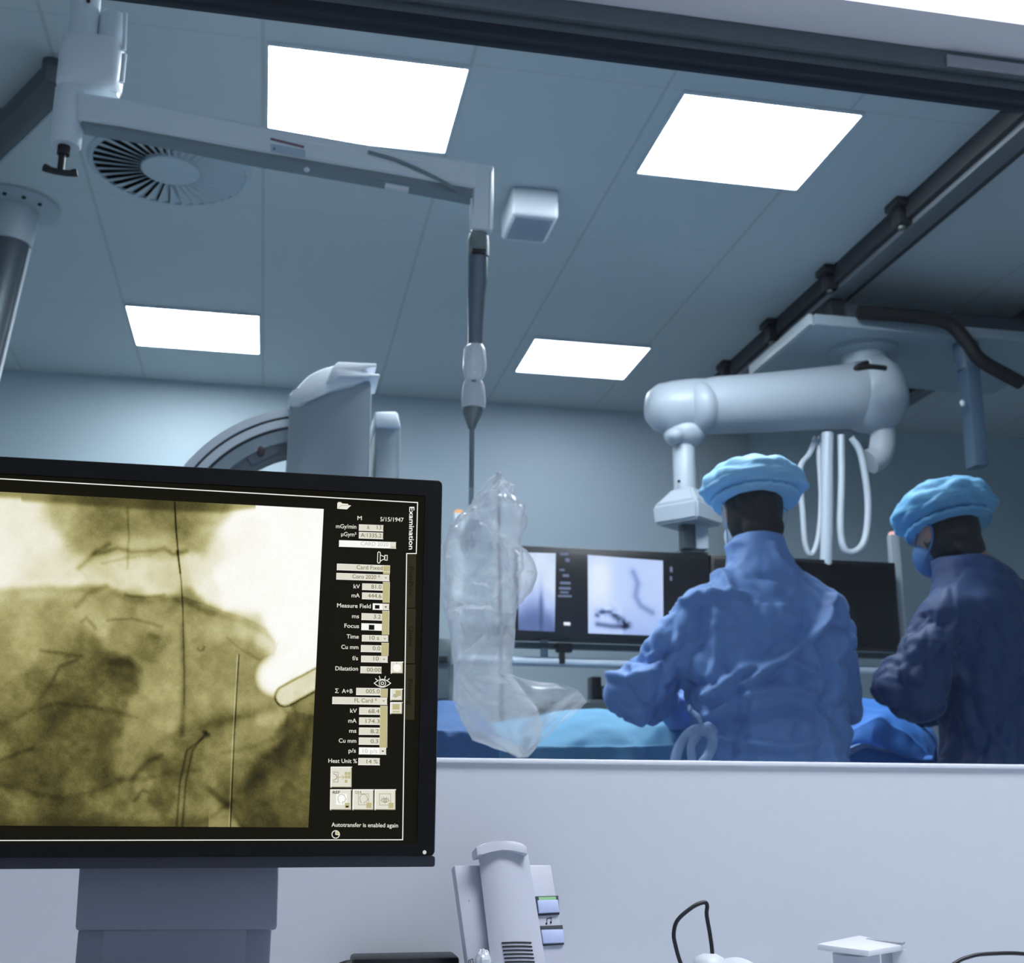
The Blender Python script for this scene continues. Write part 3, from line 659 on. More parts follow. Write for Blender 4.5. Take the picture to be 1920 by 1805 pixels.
# ---------------------------------------------------------------- operating table with drapes
t = thing('operating_table', (.95, 3.72, 0), 'operating table under teal blue drapes in front of the tall person', 'operating table')
stl = mat('table_steel', (150, 160, 168), .35, .7)
MB().box((.40, 3.50, .84), (1.52, 3.98, .90), .02).build('mattress', mat('mattress_black', (34, 38, 44), .6), t)
MB().box((.40, 3.48, .80), (1.52, 4.0, .84), .006).build('tabletop', stl, t)
MB().box((.8, 3.62, .12), (1.1, 3.86, .80), .03).build('pedestal', stl, t)
MB().box((.6, 3.5, 0), (1.35, 3.98, .12), .03).build('base', stl, t)
def cloth(rows, name, m, label, nx=60, amp=.012, seed=0, sub=5, group=None, thick=.004):
    """rows of 3-D polylines from hem to skyline and down the back; cloth surface through them"""
    R_ = []
    for r_ in rows:
        L = spline(r_, 10); d = [0]
        for a, b in zip(L, L[1:]): d.append(d[-1]+(b-a).length)
        out = []
        for k in range(nx):
            s_ = d[-1]*k/(nx-1); i = 0
            while i < len(d)-2 and d[i+1] < s_: i += 1
            f = (s_-d[i])/max(d[i+1]-d[i], 1e-9); out.append(L[i].lerp(L[i+1], f))
        R_.append(out)
    cols = [spline([R_[k][j] for k in range(len(R_))], sub) for j in range(nx)]
    P = [[cols[j][i].copy() for j in range(nx)] for i in range(len(cols[0]))]
    for r_ in P:
        for p in r_:
            n1 = abs(nz(p.x*1.4+seed, p.y*2.0, p.z*1.2, 5.))**.8; n2 = nz(p.x+seed*3, p.y, p.z*.5, 14.)
            p.y += amp*(n1*2-.8)+amp*.4*n2; p.z += amp*.6*nz(p.x+seed, p.y+7, p.z, 6.)
    mb = MB().grid(P); o = mb.build(name, m, label=label, cat='drape', group=group, ang=70, rec=False)
    sd = o.modifiers.new('thickness', 'SOLIDIFY'); sd.thickness = thick; return o
def ln(y, pts): return [PY(px, py, y) for px, py in pts]
dr_teal = mat('drape_teal', (88, 146, 180), .7, bump=.08, bscale=120); dr_blue = mat('drape_blue', (52, 118, 198), .7, bump=.08, bscale=120); dr_navy = mat('drape_deep_blue', (50, 98, 156), .7, bump=.08, bscale=120)
def back(pts, y, z): return [Vector((PY(px, py, 3.5).x, y, z)) for px, py in pts]
cxs = [(800, 0), (920, 0), (1000, 0), (1060, 0), (1110, 0), (1180, 0), (1260, 0), (1350, 0), (1440, 0), (1525, 0)]
def rowy(y, ys): return [PY(px, yy, y) for (px, _), yy in zip(cxs, ys)]
cloth([[Vector((p.x, 3.36, .55)) for p in rowy(3.36, [1430]*10)], rowy(3.36, [1428]*10), rowy(3.37, [1412, 1408, 1404, 1400, 1398, 1396, 1392, 1392, 1395, 1400]), rowy(3.42, [1382, 1378, 1372, 1364, 1360, 1360, 1360, 1362, 1366, 1370]), rowy(3.50, [1372, 1362, 1350, 1341, 1338, 1342, 1344, 1346, 1350, 1354]), rowy(3.62, [1370, 1358, 1345, 1333, 1331, 1338, 1341, 1342, 1346, 1350]), [p+Vector((0, .2, -.05)) for p in rowy(3.72, [1370, 1358, 1345, 1333, 1331, 1338, 1341, 1342, 1346, 1350])], [Vector((p.x, 4.06, .92)) for p in rowy(3.62, [1360]*10)], [Vector((p.x, 4.1, .6)) for p in rowy(3.62, [1360]*10)]],
      'surgical_drape', dr_teal, 'pale teal surgical drape over the operating table, left of the tall person', nx=110, amp=.010, seed=1, sub=6)
# left trolley with darker blue drape
ty0, ty1 = 2.92, 3.22
t = thing('instrument_stand', (.3, 3.07, 0), 'low instrument stand under the darker blue drape beside the monitor', 'stand')
xa_, xb_ = PY(760, 1380, ty0).x, PY(905, 1380, ty0).x
zt3 = PY(860, 1372, ty0).z
MB().box((xa_, ty0+.03, zt3-.06), (xb_-.03, ty1, zt3-.03), .004).build('tray', stl, t)
MB().lathe([(.02, .05), (.02, zt3-.06)], ((xa_+xb_)/2, 3.08, 0), n=16).build('column', stl, t)
MB().box((xa_, 2.97, 0), (xb_-.03, 3.2, .05), .015).build('base', stl, t)
lx = [(740, 0), (800, 0), (840, 0), (880, 0), (910, 0), (935, 0)]
def lrow(y, ys): return [PY(px, yy, y) for (px, _), yy in zip(lx, ys)]
cloth([[Vector((p.x, ty0, .6)) for p in lrow(ty0, [1430]*6)], lrow(ty0, [1425]*6), lrow(ty0+.0, [1376, 1374, 1374, 1373, 1377, 1398]), lrow(ty0+.03, [1366, 1362, 1360, 1364, 1371, 1394]), lrow(ty0+.14, [1345, 1345, 1338, 1348, 1362, 1392]), lrow(ty1, [1318, 1318, 1316, 1330, 1350, 1390]), [p+Vector((0, .08, -.12)) for p in lrow(ty1, [1318, 1318, 1316, 1330, 1350, 1390])], [p+Vector((0, .10, -.45)) for p in lrow(ty1, [1318, 1318, 1316, 1330, 1350, 1390])]],
      'surgical_drape', dr_navy, 'darker blue drape hanging over the stand next to the monitor', nx=60, amp=.012, seed=5, sub=6)
# right drape: raised, folded
ry = 3.28
t = thing('instrument_table', (1.82, 3.42, 0), 'instrument table under the bright blue folded drape between both people', 'table')
MB().box((1.60, 3.36, .93), (1.95, 3.62, .955), .006).build('tabletop', stl, t)
for x in (1.62, 1.92):
    for y in (3.38, 3.59): MB().box((x, y, 0), (x+.022, y+.022, .93), .003).build('leg', stl, t)
r0 = [(1510, 1440), (1560, 1440), (1600, 1440), (1636, 1440), (1670, 1440), (1700, 1440), (1728, 1440), (1752, 1440)]
r1 = [(1510, 1418), (1555, 1412), (1600, 1400), (1638, 1396), (1668, 1407), (1690, 1418), (1722, 1428), (1748, 1430)]
r2 = [(1510, 1398), (1545, 1384), (1600, 1366), (1648, 1344), (1676, 1362), (1702, 1376), (1730, 1405), (1752, 1428)]
r3 = [(1520, 1380), (1550, 1366), (1590, 1340), (1645, 1336), (1684, 1346), (1710, 1360), (1738, 1378), (1756, 1400)]
r4 = [(1525, 1372), (1556, 1352), (1592, 1326), (1640, 1328), (1680, 1334), (1712, 1350), (1744, 1374), (1758, 1396)]
bk = [PY(px, py+8, ry+.30) for px, py in r4]
cloth([[Vector((p.x, ry-.02, .62)) for p in ln(ry, r0)], ln(ry, r0), ln(ry-.03, r1), ln(ry-.012, [(x, y+5) for x, y in r2]), ln(ry-.006, r2), ln(ry+.008, [(x, y-2.5) for x, y in r2]), ln(ry+.05, r3), ln(ry+.12, r4), bk, [Vector((p.x, ry+.36, .65)) for p in bk]],
      'surgical_drape', dr_blue, 'bright blue folded drape rising between the tall person and the person at right', nx=90, amp=.006, seed=9, sub=7)
hem = ln(ry-.055, [(1560, 1412), (1585, 1407), (1608, 1396), (1625, 1394), (1650, 1402), (1672, 1408)])
hem2 = ln(ry-.05, [(1560, 1424), (1585, 1420), (1608, 1408), (1625, 1401), (1650, 1406), (1672, 1410)])
q = MB(); a = spline(hem, 6); b = spline(hem2, 6); q.loft([[x, y, y+Vector((0, .02, 0)), x+Vector((0, .03, .0))] for x, y in zip(a, b)])
q.build('folded_hem', mat('hem_pale', (112, 152, 198), .7), bpy.data.objects['surgical_drape.002'])

# ---------------------------------------------------------------- shield and plastic cover
YBg = 2.42
film = film_mat('clear_film', (246, 249, 255), .28, .9, .2)
film2 = film_mat('thin_film', (246, 249, 255), .13, .75, .2)
acr = film_mat('acrylic', (205, 222, 232), .05, .5, .05)
def B(px, py, dy=0.): return PY(px, py, YBg+dy)
t = thing('radiation_shield', B(884, 985, .18), 'clear hanging shield with dark vertical edge strip, inside the plastic cover', 'shield')
es = B(934.5, 893, .1); ee = B(941, 1352, .1)
pnl = MB(); a, b = B(872, 980, .1), B(934, 980, .1)
pnl.box((a.x, YBg+.097, ee.z), (es.x+.002, YBg+.103, es.z-.03), .002); pnl.build('panel', acr, t)
MB().tube([es, ee], [.0032]+[.0048], 10).build('edge_strip', mat('strip_dark', (28, 34, 56), .4), t)
MB().ell(es+Vector((0, -.004, .004)), (.006, .006, .006)).build('strip_end', wp, t)
hk = B(883, 982, .14)
MB().box((hk.x-.012, YBg+.09, hk.z-.05), (hk.x+.012, YBg+.2, hk.z+.0), .004).build('clamp', mat('clamp_steel', (190, 200, 210), .4, .1), t)
t = thing('plastic_cover', B(900, 1000), 'crumpled clear plastic cover draped over the hanging shield, ending in a pointed flap', 'plastic cover')
rows = [(893, 928, 946), (912, 908, 958), (930, 888, 966), (948, 872, 971), (965, 850, 974), (985, 834, 974), (1010, 826, 972), (1040, 822, 985), (1075, 822, 993), (1110, 823, 989), (1140, 828, 978), (1165, 840, 968), (1190, 848, 962), (1230, 849, 958), (1270, 851, 962), (1300, 852, 985), (1330, 857, 1010), (1360, 868, 1020), (1385, 885, 1015), (1400, 925, 1005), (1412, 962, 996), (1420, 975, 988)]
ry_ = [r_[0] for r_ in rows]
NR, NC = 150, 96; rings = []
for i in range(NR):
    py = 893+(1420-893)*i/(NR-1); l = np.interp(py, ry_, [r_[1] for r_ in rows]); r_ = np.interp(py, ry_, [r_[2] for r_ in rows])
    cr = 1. if py < 1140 else max(.25, 1-(py-1140)/110.)
    ring = []
    for j in range(NC):
        a = 2*PI*j/NC; c = .5+.5*math.cos(a); px = l+(r_-l)*c; dep = .09*math.sin(a)*(min(1, (r_-l)/90.))*(.5 if py > 1150 else 1)
        p = B(px, py, 0); p.y += dep
        q = Vector((p.x*11, p.y*11, p.z*9)); v = noise.voronoi(q)[0]; f = min(v[1]-v[0], .7)
        q2 = Vector((p.x*38, p.y*38, p.z*30)); v2 = noise.voronoi(q2)[0]; f2 = min(v2[1]-v2[0], .6)
        d = Vector((math.cos(a), -math.sin(a)*-1, 0))
        k = (.06*(f-.3)+.012*(f2-.25))*cr+.010*nz(p.x, p.y, p.z, 7)
        p.x += math.cos(a)*k*.55; p.y += math.sin(a)*k*1.5; p.z += .012*cr*nz(p.x+3, p.y, p.z, 15)
        ring.append(p)
    rings.append(ring)
MB().loft(rings, True, False).build('cover', film, t, ang=75)
# broad lower flap
fl_l = [(1192, 905, 956), (1225, 868, 962), (1262, 855, 970), (1280, 853, 1062), (1292, 854, 1090), (1312, 856, 1112), (1335, 862, 1092), (1355, 872, 1062), (1380, 900, 1030), (1400, 945, 1008), (1420, 978, 988)]
P = []
for i in range(60):
    py = 1192+228*i/59; l = np.interp(py, [x[0] for x in fl_l], [x[1] for x in fl_l]); r_ = np.interp(py, [x[0] for x in fl_l], [x[2] for x in fl_l]); row = []
    for j in range(60):
        px = l+(r_-l)*j/59; p = B(px, py, -.10); v = noise.voronoi(Vector((p.x*9, 0, p.z*9)))[0]
        p.y += .06*min(v[1]-v[0], .7)+.03*nz(p.x, 2, p.z, 8)+.03*math.sin(j/59*PI*2.3+py*.01); row.append(p)
    P.append(row)
MB().grid(P).build('lower_flap', film2, t, ang=75)

# ---------------------------------------------------------------- people
def limb(mb, pts, rs, n=16, sub=5):
    P = spline(pts, sub); k = len(pts)-1
    R_ = [float(np.interp(i/(len(P)-1)*k, range(k+1), rs)) for i in range(len(P))]
    mb.tube(P, R_, n)
    mb.ell(P[0], (R_[0],)*3, 12, 8); mb.ell(P[-1], (R_[-1],)*3, 12, 8)
def hand(mb, wr, dr, upv, thumb_side):
    dr = dr.normalized(); sd = dr.cross(upv).normalized(); nn = sd.cross(dr).normalized()
    M = Matrix((sd, dr, nn)).transposed()
    def L(x, y, z): return wr+M @ Vector((x, y, z))
    mb.ell(L(0, .045, 0), (.041, .052, .019), 18, 12, R=M)
    limb(mb, [L(0, -.03, 0), L(0, .02, 0)], [.026, .028], 12, 3)
    for x, ln_, c in ((-.030, .066, .25), (-.010, .078, .2), (.011, .073, .3), (.030, .056, .4)):
        x2 = x*1.08; b0_ = L(x, .085, 0)
        limb(mb, [b0_, L(x2, .085+ln_*.42, -.006-.02*c), L(x2, .085+ln_*.75, -.02-.05*c), L(x2, .085+ln_*.92, -.038-.06*c)], [.0095, .009, .0085, .007], 10, 4)
    s_ = thumb_side
    limb(mb, [L(.03*s_, .022, -.003), L(.054*s_, .045, -.012), L(.062*s_, .075, -.022), L(.060*s_, .098, -.030)], [.014, .0115, .010, .008], 10, 4)
gown_a = mat('gown_blue', (104, 146, 208), .62, bump=.12, bscale=160, sheen=.15)
gown_b = mat('gown_dark_blue', (24, 60, 112), .65, bump=.12, bscale=160, sheen=.1)
skin = mat('skin', (186, 142, 122), .5); hairm = mat('hair_black', (15, 13, 14), .5, bump=.4, bscale=200)
cap_a = mat('cap_blue', (150, 206, 244), .7, bump=.2, bscale=150); cap_b = mat('cap_deep_blue', (104, 168, 210), .7, bump=.2, bscale=150)
maskm = mat('mask_pale', (196, 208, 220), .7); maskb = mat('mask_blue', (64, 110, 160), .7); glovem = mat('glove_latex', (214, 214, 206), .4); shoem = mat('clog_white', (200, 204, 206), .5)
def crease(co, no, amp, s=(7, 7, 5), seed=0.):
    q = Vector((co.x*s[0]+seed, co.y*s[1], co.z*s[2]+seed*2)); q = q+Vector((nz(co.x, co.y, co.z+seed, 4), 0, nz(co.x+5, co.y, co.z, 4)))*.5
    v = noise.voronoi(q)[0]; return amp*(min(v[1]-v[0], .6)-.25), v[1]-v[0]
def person(loc, yaw, P_, label):
    loc = Vector(loc); Rz_ = Matrix.Rotation(yaw, 4, 'Z'); T = Matrix.Translation(loc) @ Rz_
    hd = Vector(P_.get('head', (0, 0, 0))); tilt = Matrix.Rotation(P_.get('nod', 0), 3, 'X')
    def H(x, y, z): return Vector((0, 0, 1.53))+hd+tilt @ Vector((x, y, z-1.53))
    b = MB()
    b.ell(H(0, .012, 1.66), (.074, .094, .112), 24, 18, R=tilt)
    b.ell(H(0, .045, 1.59), (.055, .06, .06), 18, 12, R=tilt)
    b.ell(H(0, .108, 1.632), (.013, .018, .02), 12, 8); b.ell(H(0, .10, 1.594), (.024, .008, .007), 12, 8)
    for s_ in (-1, 1):
        b.ell(H(.031*s_, .092, 1.655), (.014, .01, .008), 10, 8); b.ell(H(.077*s_, .004, 1.640), (.011, .022, .034), 12, 10)
    limb(b, [Vector((0, -.005, 1.44)), Vector((0, 0, 1.50))+hd*.4, H(0, .0, 1.60)], [.062, .056, .058])
    b.loft([sup(0, 0, rx_, ry2, z, 24, 2.4) for z, rx_, ry2 in ((.86, .10, .09), (.92, .155, .11), (1.02, .15, .105), (1.15, .15, .11), (1.28, .175, .115), (1.38, .185, .10), (1.44, .13, .08), (1.47, .07, .06))])
    for s_, k in ((-1, 'L'), (1, 'R')):
        sh, elb, wr = [Vector(v) for v in P_[k]]
        limb(b, [sh, (sh+elb)/2, elb], [.044, .036, .032]); limb(b, [elb, (elb+wr)/2, wr], [.032, .030, .026])
        limb(b, [Vector((.095*s_, 0, .9)), Vector((.10*s_, .02, .5)), Vector((.105*s_, -.005, .10))], [.09, .06, .04])
        b.ell(Vector((.105*s_, .05, .045)), (.04, .11, .04), 14, 10)
    me = remesh(b.raw(), .010, 5); me.transform(T)
    o = link(me, 'person', skin, None, label=label, cat='person'); me.transform(Matrix.Translation(-loc)); o.location = loc; ORG[o.name] = loc.copy()
    # gown
    g_ = MB()
    g_.loft([sup(hd.x*max(0, (z-1.3)/.23), cy, rx_, ry2, z, 32, 2.5) for z, rx_, ry2, cy in P_['torso']])
    for k in 'LR':
        sh, elb, wr = [Vector(v) for v in P_[k]]; rs = P_['r'+k]
        limb(g_, [sh, (sh+elb)/2+Vector(P_.get('sag', (0, 0, 0))), elb], rs[:3], 18); limb(g_, [elb, (elb+wr)/2, wr], [rs[2]*.97, rs[3], .040], 18)
    me = remesh(g_.raw(), .008, 8)
    co = [v.co.copy() for v in me.vertices]; no = [v.normal.copy() for v in me.vertices]
    folds = []
    for pts, wd, am in P_.get('folds', []):
        W_ = [T.inverted() @ PY(px, py, loc.y-.15) for px, py in pts]; W_ = spline(W_, 6); folds.append((np.array([(p.x, p.z) for p in W_]), wd, am))
    X = np.array([(c.x, c.z) for c in co]); bk_ = np.array([1. if n.y < .25 else 0. for n in no]); D = np.zeros(len(co))
    for pl__, wd, am in folds:
        d = seg_dist(X[:, 0], X[:, 1], [tuple(q) for q in pl__]); D += bk_*am*np.exp(-(d/wd)**2)
    for i, v in enumerate(me.vertices):
        c, n = co[i], no[i]
        k1, f1 = crease(c, n, .060, (6.5, 6.5, 4.6), P_['seed']); k2, f2 = crease(c, n, .030, (13, 13, 11), P_['seed']+4)
        k3, f3 = crease(c, n, .0, (8.5, 8.5, 6.), P_['seed']+9)
        k = k1+k2-.009*math.exp(-(f3/.10)**2)-.006*math.exp(-(f1/.09)**2)
        k += .007*(1-abs(nz(c.x*3.2, c.y*3, c.z*1.1+P_['seed'], 2.4))*2)
        if c.z > 1.36: k *= .45
        if c.z > 1.5: k *= .4
        v.co = c+n*(k*.72+D[i]*1.5)
    me.transform(T); link(me, 'surgical_gown', P_['gown'], o); 
    # hair
    hb_ = MB()
    def hf(q, p):
        if p.y > .15: q = Vector((q.x*.94, min(q.y, .035), q.z))
        return q+q.normalized()*.004*nz(q.x*3, q.y*3, q.z*.6, 30.)
    hb_.ell(H(0, .004, 1.655), (.0825, .104, .118), 40, 28, R=tilt, fn=hf)
    hb_.ell(H(0.004, -.052, 1.585), (.060, .032, .055), 24, 16, R=tilt)
    me = remesh(hb_.raw(), .007, 3); me.transform(T); link(me, 'hair', hairm, o)
    # cap
    cp_ = MB(); r_ = P_['cap_r']
    def cf(q, p):
        z = p.z
        if z < 0: q = Vector((q.x*(1-.10*z*z), q.y*(1-.10*z*z), q.z*.55))
        v = noise.voronoi(Vector((p.x*2.0+P_['seed'], p.y*2.0, p.z*2.2)))[0]; f = min(v[1]-v[0], .6)-.2
        k = .016*f+.007*nz(p.x, p.y, p.z+P_['seed'], 2.5)
        a = math.atan2(p.y, p.x)
        if z < -.5: k = .0015*math.sin(a*34)
        return q+p*k
    cp_.ell(H(*P_['cap_c']), r_, 96, 48, R=tilt, fn=cf)
    me = cp_.raw(); me.transform(T)
    for p in me.polygons: p.use_smooth = True
    cpo = link(me, 'scrub_cap', P_['cap'], o)
    bd = MB(); cc = P_['cap_c']; zb_ = cc[2]-r_[2]*.50
    bd.loft([[H(cc[0]+rr*(r_[0]*.83)*math.cos(2*PI*j/72), cc[1]+rr*(r_[1]*.83)*math.sin(2*PI*j/72), zb_+dz_+.003*math.sin(j*1.9)) for j in range(72)] for rr, dz_ in ((.97, -.004), (1.0, .0), (1.0, .006), (.96, .009))], True, True)
    me = bd.raw(); me.transform(T)
    for p in me.polygons: p.use_smooth = True
    link(me, 'elastic_band', P_['cap'], cpo)
    # mask
    mk = MB(); mk.ell(H(0, .062, 1.598), (.066, .064, .062), 28, 18, R=tilt); me = remesh(mk.raw(), .007, 3); me.transform(T); mo = link(me, 'face_mask', P_['mask'], o)
    mk = MB()
    for s_ in (-1, 1):
        mk.tube(spline([H(.062*s_, .07, 1.63), H(.083*s_, .02, 1.668), H(.092*s_, -.022, 1.645), H(.085*s_, -.005, 1.605), H(.060*s_, .06, 1.575)], 6), .0028, 8)
    me = mk.raw(); me.transform(T); link(me, 'ear_loops', P_['mask'], mo)
    # neck tie of the gown, waist tie
    for s_, k in ((-1, 'L'), (1, 'R')):
        sh, elb, wr = [Vector(v) for v in P_[k]]; hm = MB(); hand(hm, wr, (wr-elb)+Vector((0, 0, -.05)), Vector((0, 0, 1)), -s_)
        me = remesh(hm.raw(), .0042, 2); me.transform(T); link(me, 'glove', glovem, o)
        tr = MB(); limb(tr, [Vector((.095*s_, 0, .85)), Vector((.10*s_, .015, .5)), Vector((.105*s_, -.005, .09))], [.10, .085, .07]); me = tr.raw(); me.transform(T)
        for p in me.polygons: p.use_smooth = True
        link(me, 'trouser_leg', P_['gown'], o)
        sh_ = MB(); sh_.ell(Vector((.105*s_, .04, .05)), (.05, .135, .055), 24, 14, fn=lambda q, p: Vector((q.x, q.y, max(q.z, -.049)))); me = sh_.raw(); me.transform(T)
        for p in me.polygons: p.use_smooth = True
        link(me, 'clog', shoem, o)
    return o, T
P1 = dict(seed=2.3, gown=gown_a, cap=cap_a, mask=maskm, nod=math.radians(-10), head=(.0, .02, .0),
    L=[(-.165, .0, 1.352), (-.335, .05, 1.145), (-.14, .36, 1.135)], R=[(.168, 0, 1.345), (.222, .04, 1.135), (.05, .36, 1.125)],
    rL=[.082, .080, .078, .062], rR=[.080, .076, .072, .058],
    torso=[(.36, .30, .25, 0), (.7, .26, .215, 0), (.92, .215, .165, 0), (1.02, .205, .155, 0), (1.12, .215, .155, 0), (1.24, .225, .152, 0), (1.33, .225, .14, 0), (1.385, .212, .122, 0), (1.415, .185, .112, 0), (1.45, .135, .10, 0), (1.485, .098, .09, .005), (1.53, .076, .08, .01), (1.575, .066, .076, .018)],
    cap_c=(.006, -.012, 1.712), cap_r=(.146, .15, .077),
    folds=[([(1574, 1118), (1541, 1174), (1489, 1220), (1437, 1255), (1395, 1282)], .012, .022), ([(1296, 1070), (1288, 1110), (1283, 1164), (1269, 1241), (1262, 1300)], .014, -.014),
           ([(1415, 1000), (1388, 1032), (1382, 1075), (1384, 1120)], .010, .012), ([(1470, 1010), (1480, 1045), (1500, 1065)], .009, .010),
           ([(1307, 1115), (1350, 1108), (1402, 1112)], .011, .015), ([(1320, 1123), (1340, 1098), (1365, 1112)], .008, .010),
           ([(1350, 1300), (1385, 1262), (1420, 1248), (1480, 1244), (1525, 1260)], .013, .020), ([(1352, 1338), (1400, 1305), (1450, 1292), (1530, 1302)], .012, .018), ([(1350, 1362), (1420, 1345), (1475, 1330), (1530, 1345)], .012, -.015), ([(1345, 1372), (1400, 1395), (1470, 1402), (1530, 1392)], .012, .018),
           ([(1282, 1280), (1320, 1275), (1350, 1277)], .010, -.012), ([(1353, 1165), (1352, 1230), (1345, 1300)], .010, .012), ([(1540, 1210), (1560, 1260), (1552, 1330)], .014, -.015), ([(1588, 1120), (1600, 1170), (1575, 1230)], .012, .012),
           ([(1210, 1150), (1235, 1130), (1275, 1105)], .012, .014), ([(1200, 1200), (1240, 1225), (1262, 1215)], .012, -.016), ([(1180, 1250), (1215, 1260), (1250, 1250)], .012, .014)])
pA_, TA = person((1.295, 3.05, 0), math.radians(-2), P1, 'tall person in light blue gown and cap, back turned, bending over the table')
knot = MB(); kp = PY(1316, 1368, 2.865)
def PKt(px, py, dy=0.): return PY(px, py, 2.865+dy)
for pts, r_ in (([(1318, 1366), (1296, 1372), (1275, 1398), (1262, 1440)], .013), ([(1318, 1366), (1310, 1345), (1296, 1332), (1292, 1326)], .009), ([(1318, 1366), (1336, 1385), (1330, 1412), (1316, 1432)], .012), ([(1316, 1368), (1330, 1360), (1342, 1372), (1332, 1380)], .010), ([(1310, 1372), (1296, 1400), (1300, 1440)], .014)):
    knot.tube(spline([PKt(px, py, -.012*(i % 2)) for i, (px, py) in enumerate(pts)], 5), r_, 8, flat=.45)
knot.ell(kp, (.018, .014, .016)); knot.build('waist_tie', mat('tie_blue', (136, 166, 208), .65), pA_)
P2 = dict(seed=8.1, gown=gown_b, cap=cap_b, mask=maskb, nod=math.radians(-16), head=(-.075, .06, -.03),
    L=[(-.178, .0, 1.365), (-.335, .05, 1.155), (.07, .235, 1.15)], R=[(.182, 0, 1.36), (.235, .06, 1.125), (.06, .38, 1.12)],
    rL=[.086, .086, .086, .066], rR=[.080, .076, .072, .058],
    torso=[(.36, .30, .25, 0), (.7, .26, .215, 0), (.92, .215, .170, 0), (1.02, .205, .16, 0), (1.12, .215, .16, 0), (1.24, .225, .156, 0), (1.33, .225, .145, 0), (1.39, .205, .125, 0), (1.44, .150, .108, .01), (1.485, .104, .094, .025), (1.53, .080, .082, .05)],
    cap_c=(.0, -.012, 1.702), cap_r=(.146, .15, .092), folds=[])
person((1.98, 3.02, 0), math.radians(20), P2, 'person in dark blue gown at the right edge, elbow bent, head bowed')

# ---------------------------------------------------------------- monitor in the foreground
YMN = 1.050; YSC = 1.0535
MX0, MX1 = -.268, .1435; MZ1 = PY(400, 878, YMN).z+.0005; MZ0 = PY(410, 1627, YMN).z
t = thing('monitor', (-.06, 1.12, DZ), 'large black monitor in the foreground showing a yellowish chest X-ray', 'monitor')
bzm = mat('monitor_black', (8, 9, 13), .5, bump=.03, bscale=600, spec=.25)
MB().box((MX0, YMN+.006, MZ0+.006), (MX1-.001, YMN+.045, MZ1-.001), .004).build('back_housing', bzm, t)
ix0, ix1 = MX0+.02, PY(791, 1200, YMN).x; iz1 = PY(400, 908, YMN).z; iz0 = PY(400, 1582, YMN).z
bf = MB()
def rrect(x0, x1, z0, z1, r, y, n=6):
    out = []
    for cx_, cz_, a0 in ((x1-r, z1-r, 0), (x0+r, z1-r, 90), (x0+r, z0+r, 180), (x1-r, z0+r, 270)):
        for k in range(n+1):
            a = math.radians(a0+90*k/n); out.append(Vector((cx_+r*math.cos(a), y, cz_+r*math.sin(a))))
    return out
lt = MZ0+.0085
bf.loft([rrect(MX0, MX1, lt, MZ1, .004, YMN+.012), rrect(MX0, MX1, lt, MZ1, .004, YMN+.001), rrect(MX0+.0008, MX1-.0008, lt+.0008, MZ1-.0008, .0035, YMN), rrect(ix0, ix1, iz0, iz1, .0012, YMN), rrect(ix0, ix1, iz0, iz1, .0012, YSC+.001)], True, False)
bf.build('bezel', bzm, t, ang=30)
MB().loft([rrect(MX0, MX1+.0006, MZ0, lt, .002, YMN+.001), rrect(MX0, MX1+.0006, MZ0, lt, .002, YMN+.02)]).build('lower_trim', mat('trim_slate', (38, 41, 52), .4), t)
MB().box((MX1-.0002, YMN+.002, MZ0+.012), (MX1+.0004, YMN+.012, MZ1-.004)).build('edge_line', mat('edge_glint', (120, 126, 138), .35), t)  # pale strip standing in for the light reflected along the bezel edge
p = PY(796, 1597.5, YMN); MB().ell((p.x, YMN-.0002, p.z), (.0016, .0008, .0016), 14, 10).build('power_lamp', glow('led_white', (215, 222, 215), .9), t)
scrn = MB().quad([(ix0, YSC, iz0), (ix1, YSC, iz0), (ix1, YSC, iz1), (ix0, YSC, iz1)]).build('screen', mat('lcd_dark', (4, 4, 4), .5, emit=(20, 18, 9), estr=1.0, spec=.1), t, smooth=False)
def S(px, py, lay=1): return PY(px, py, YSC-.00025*lay)

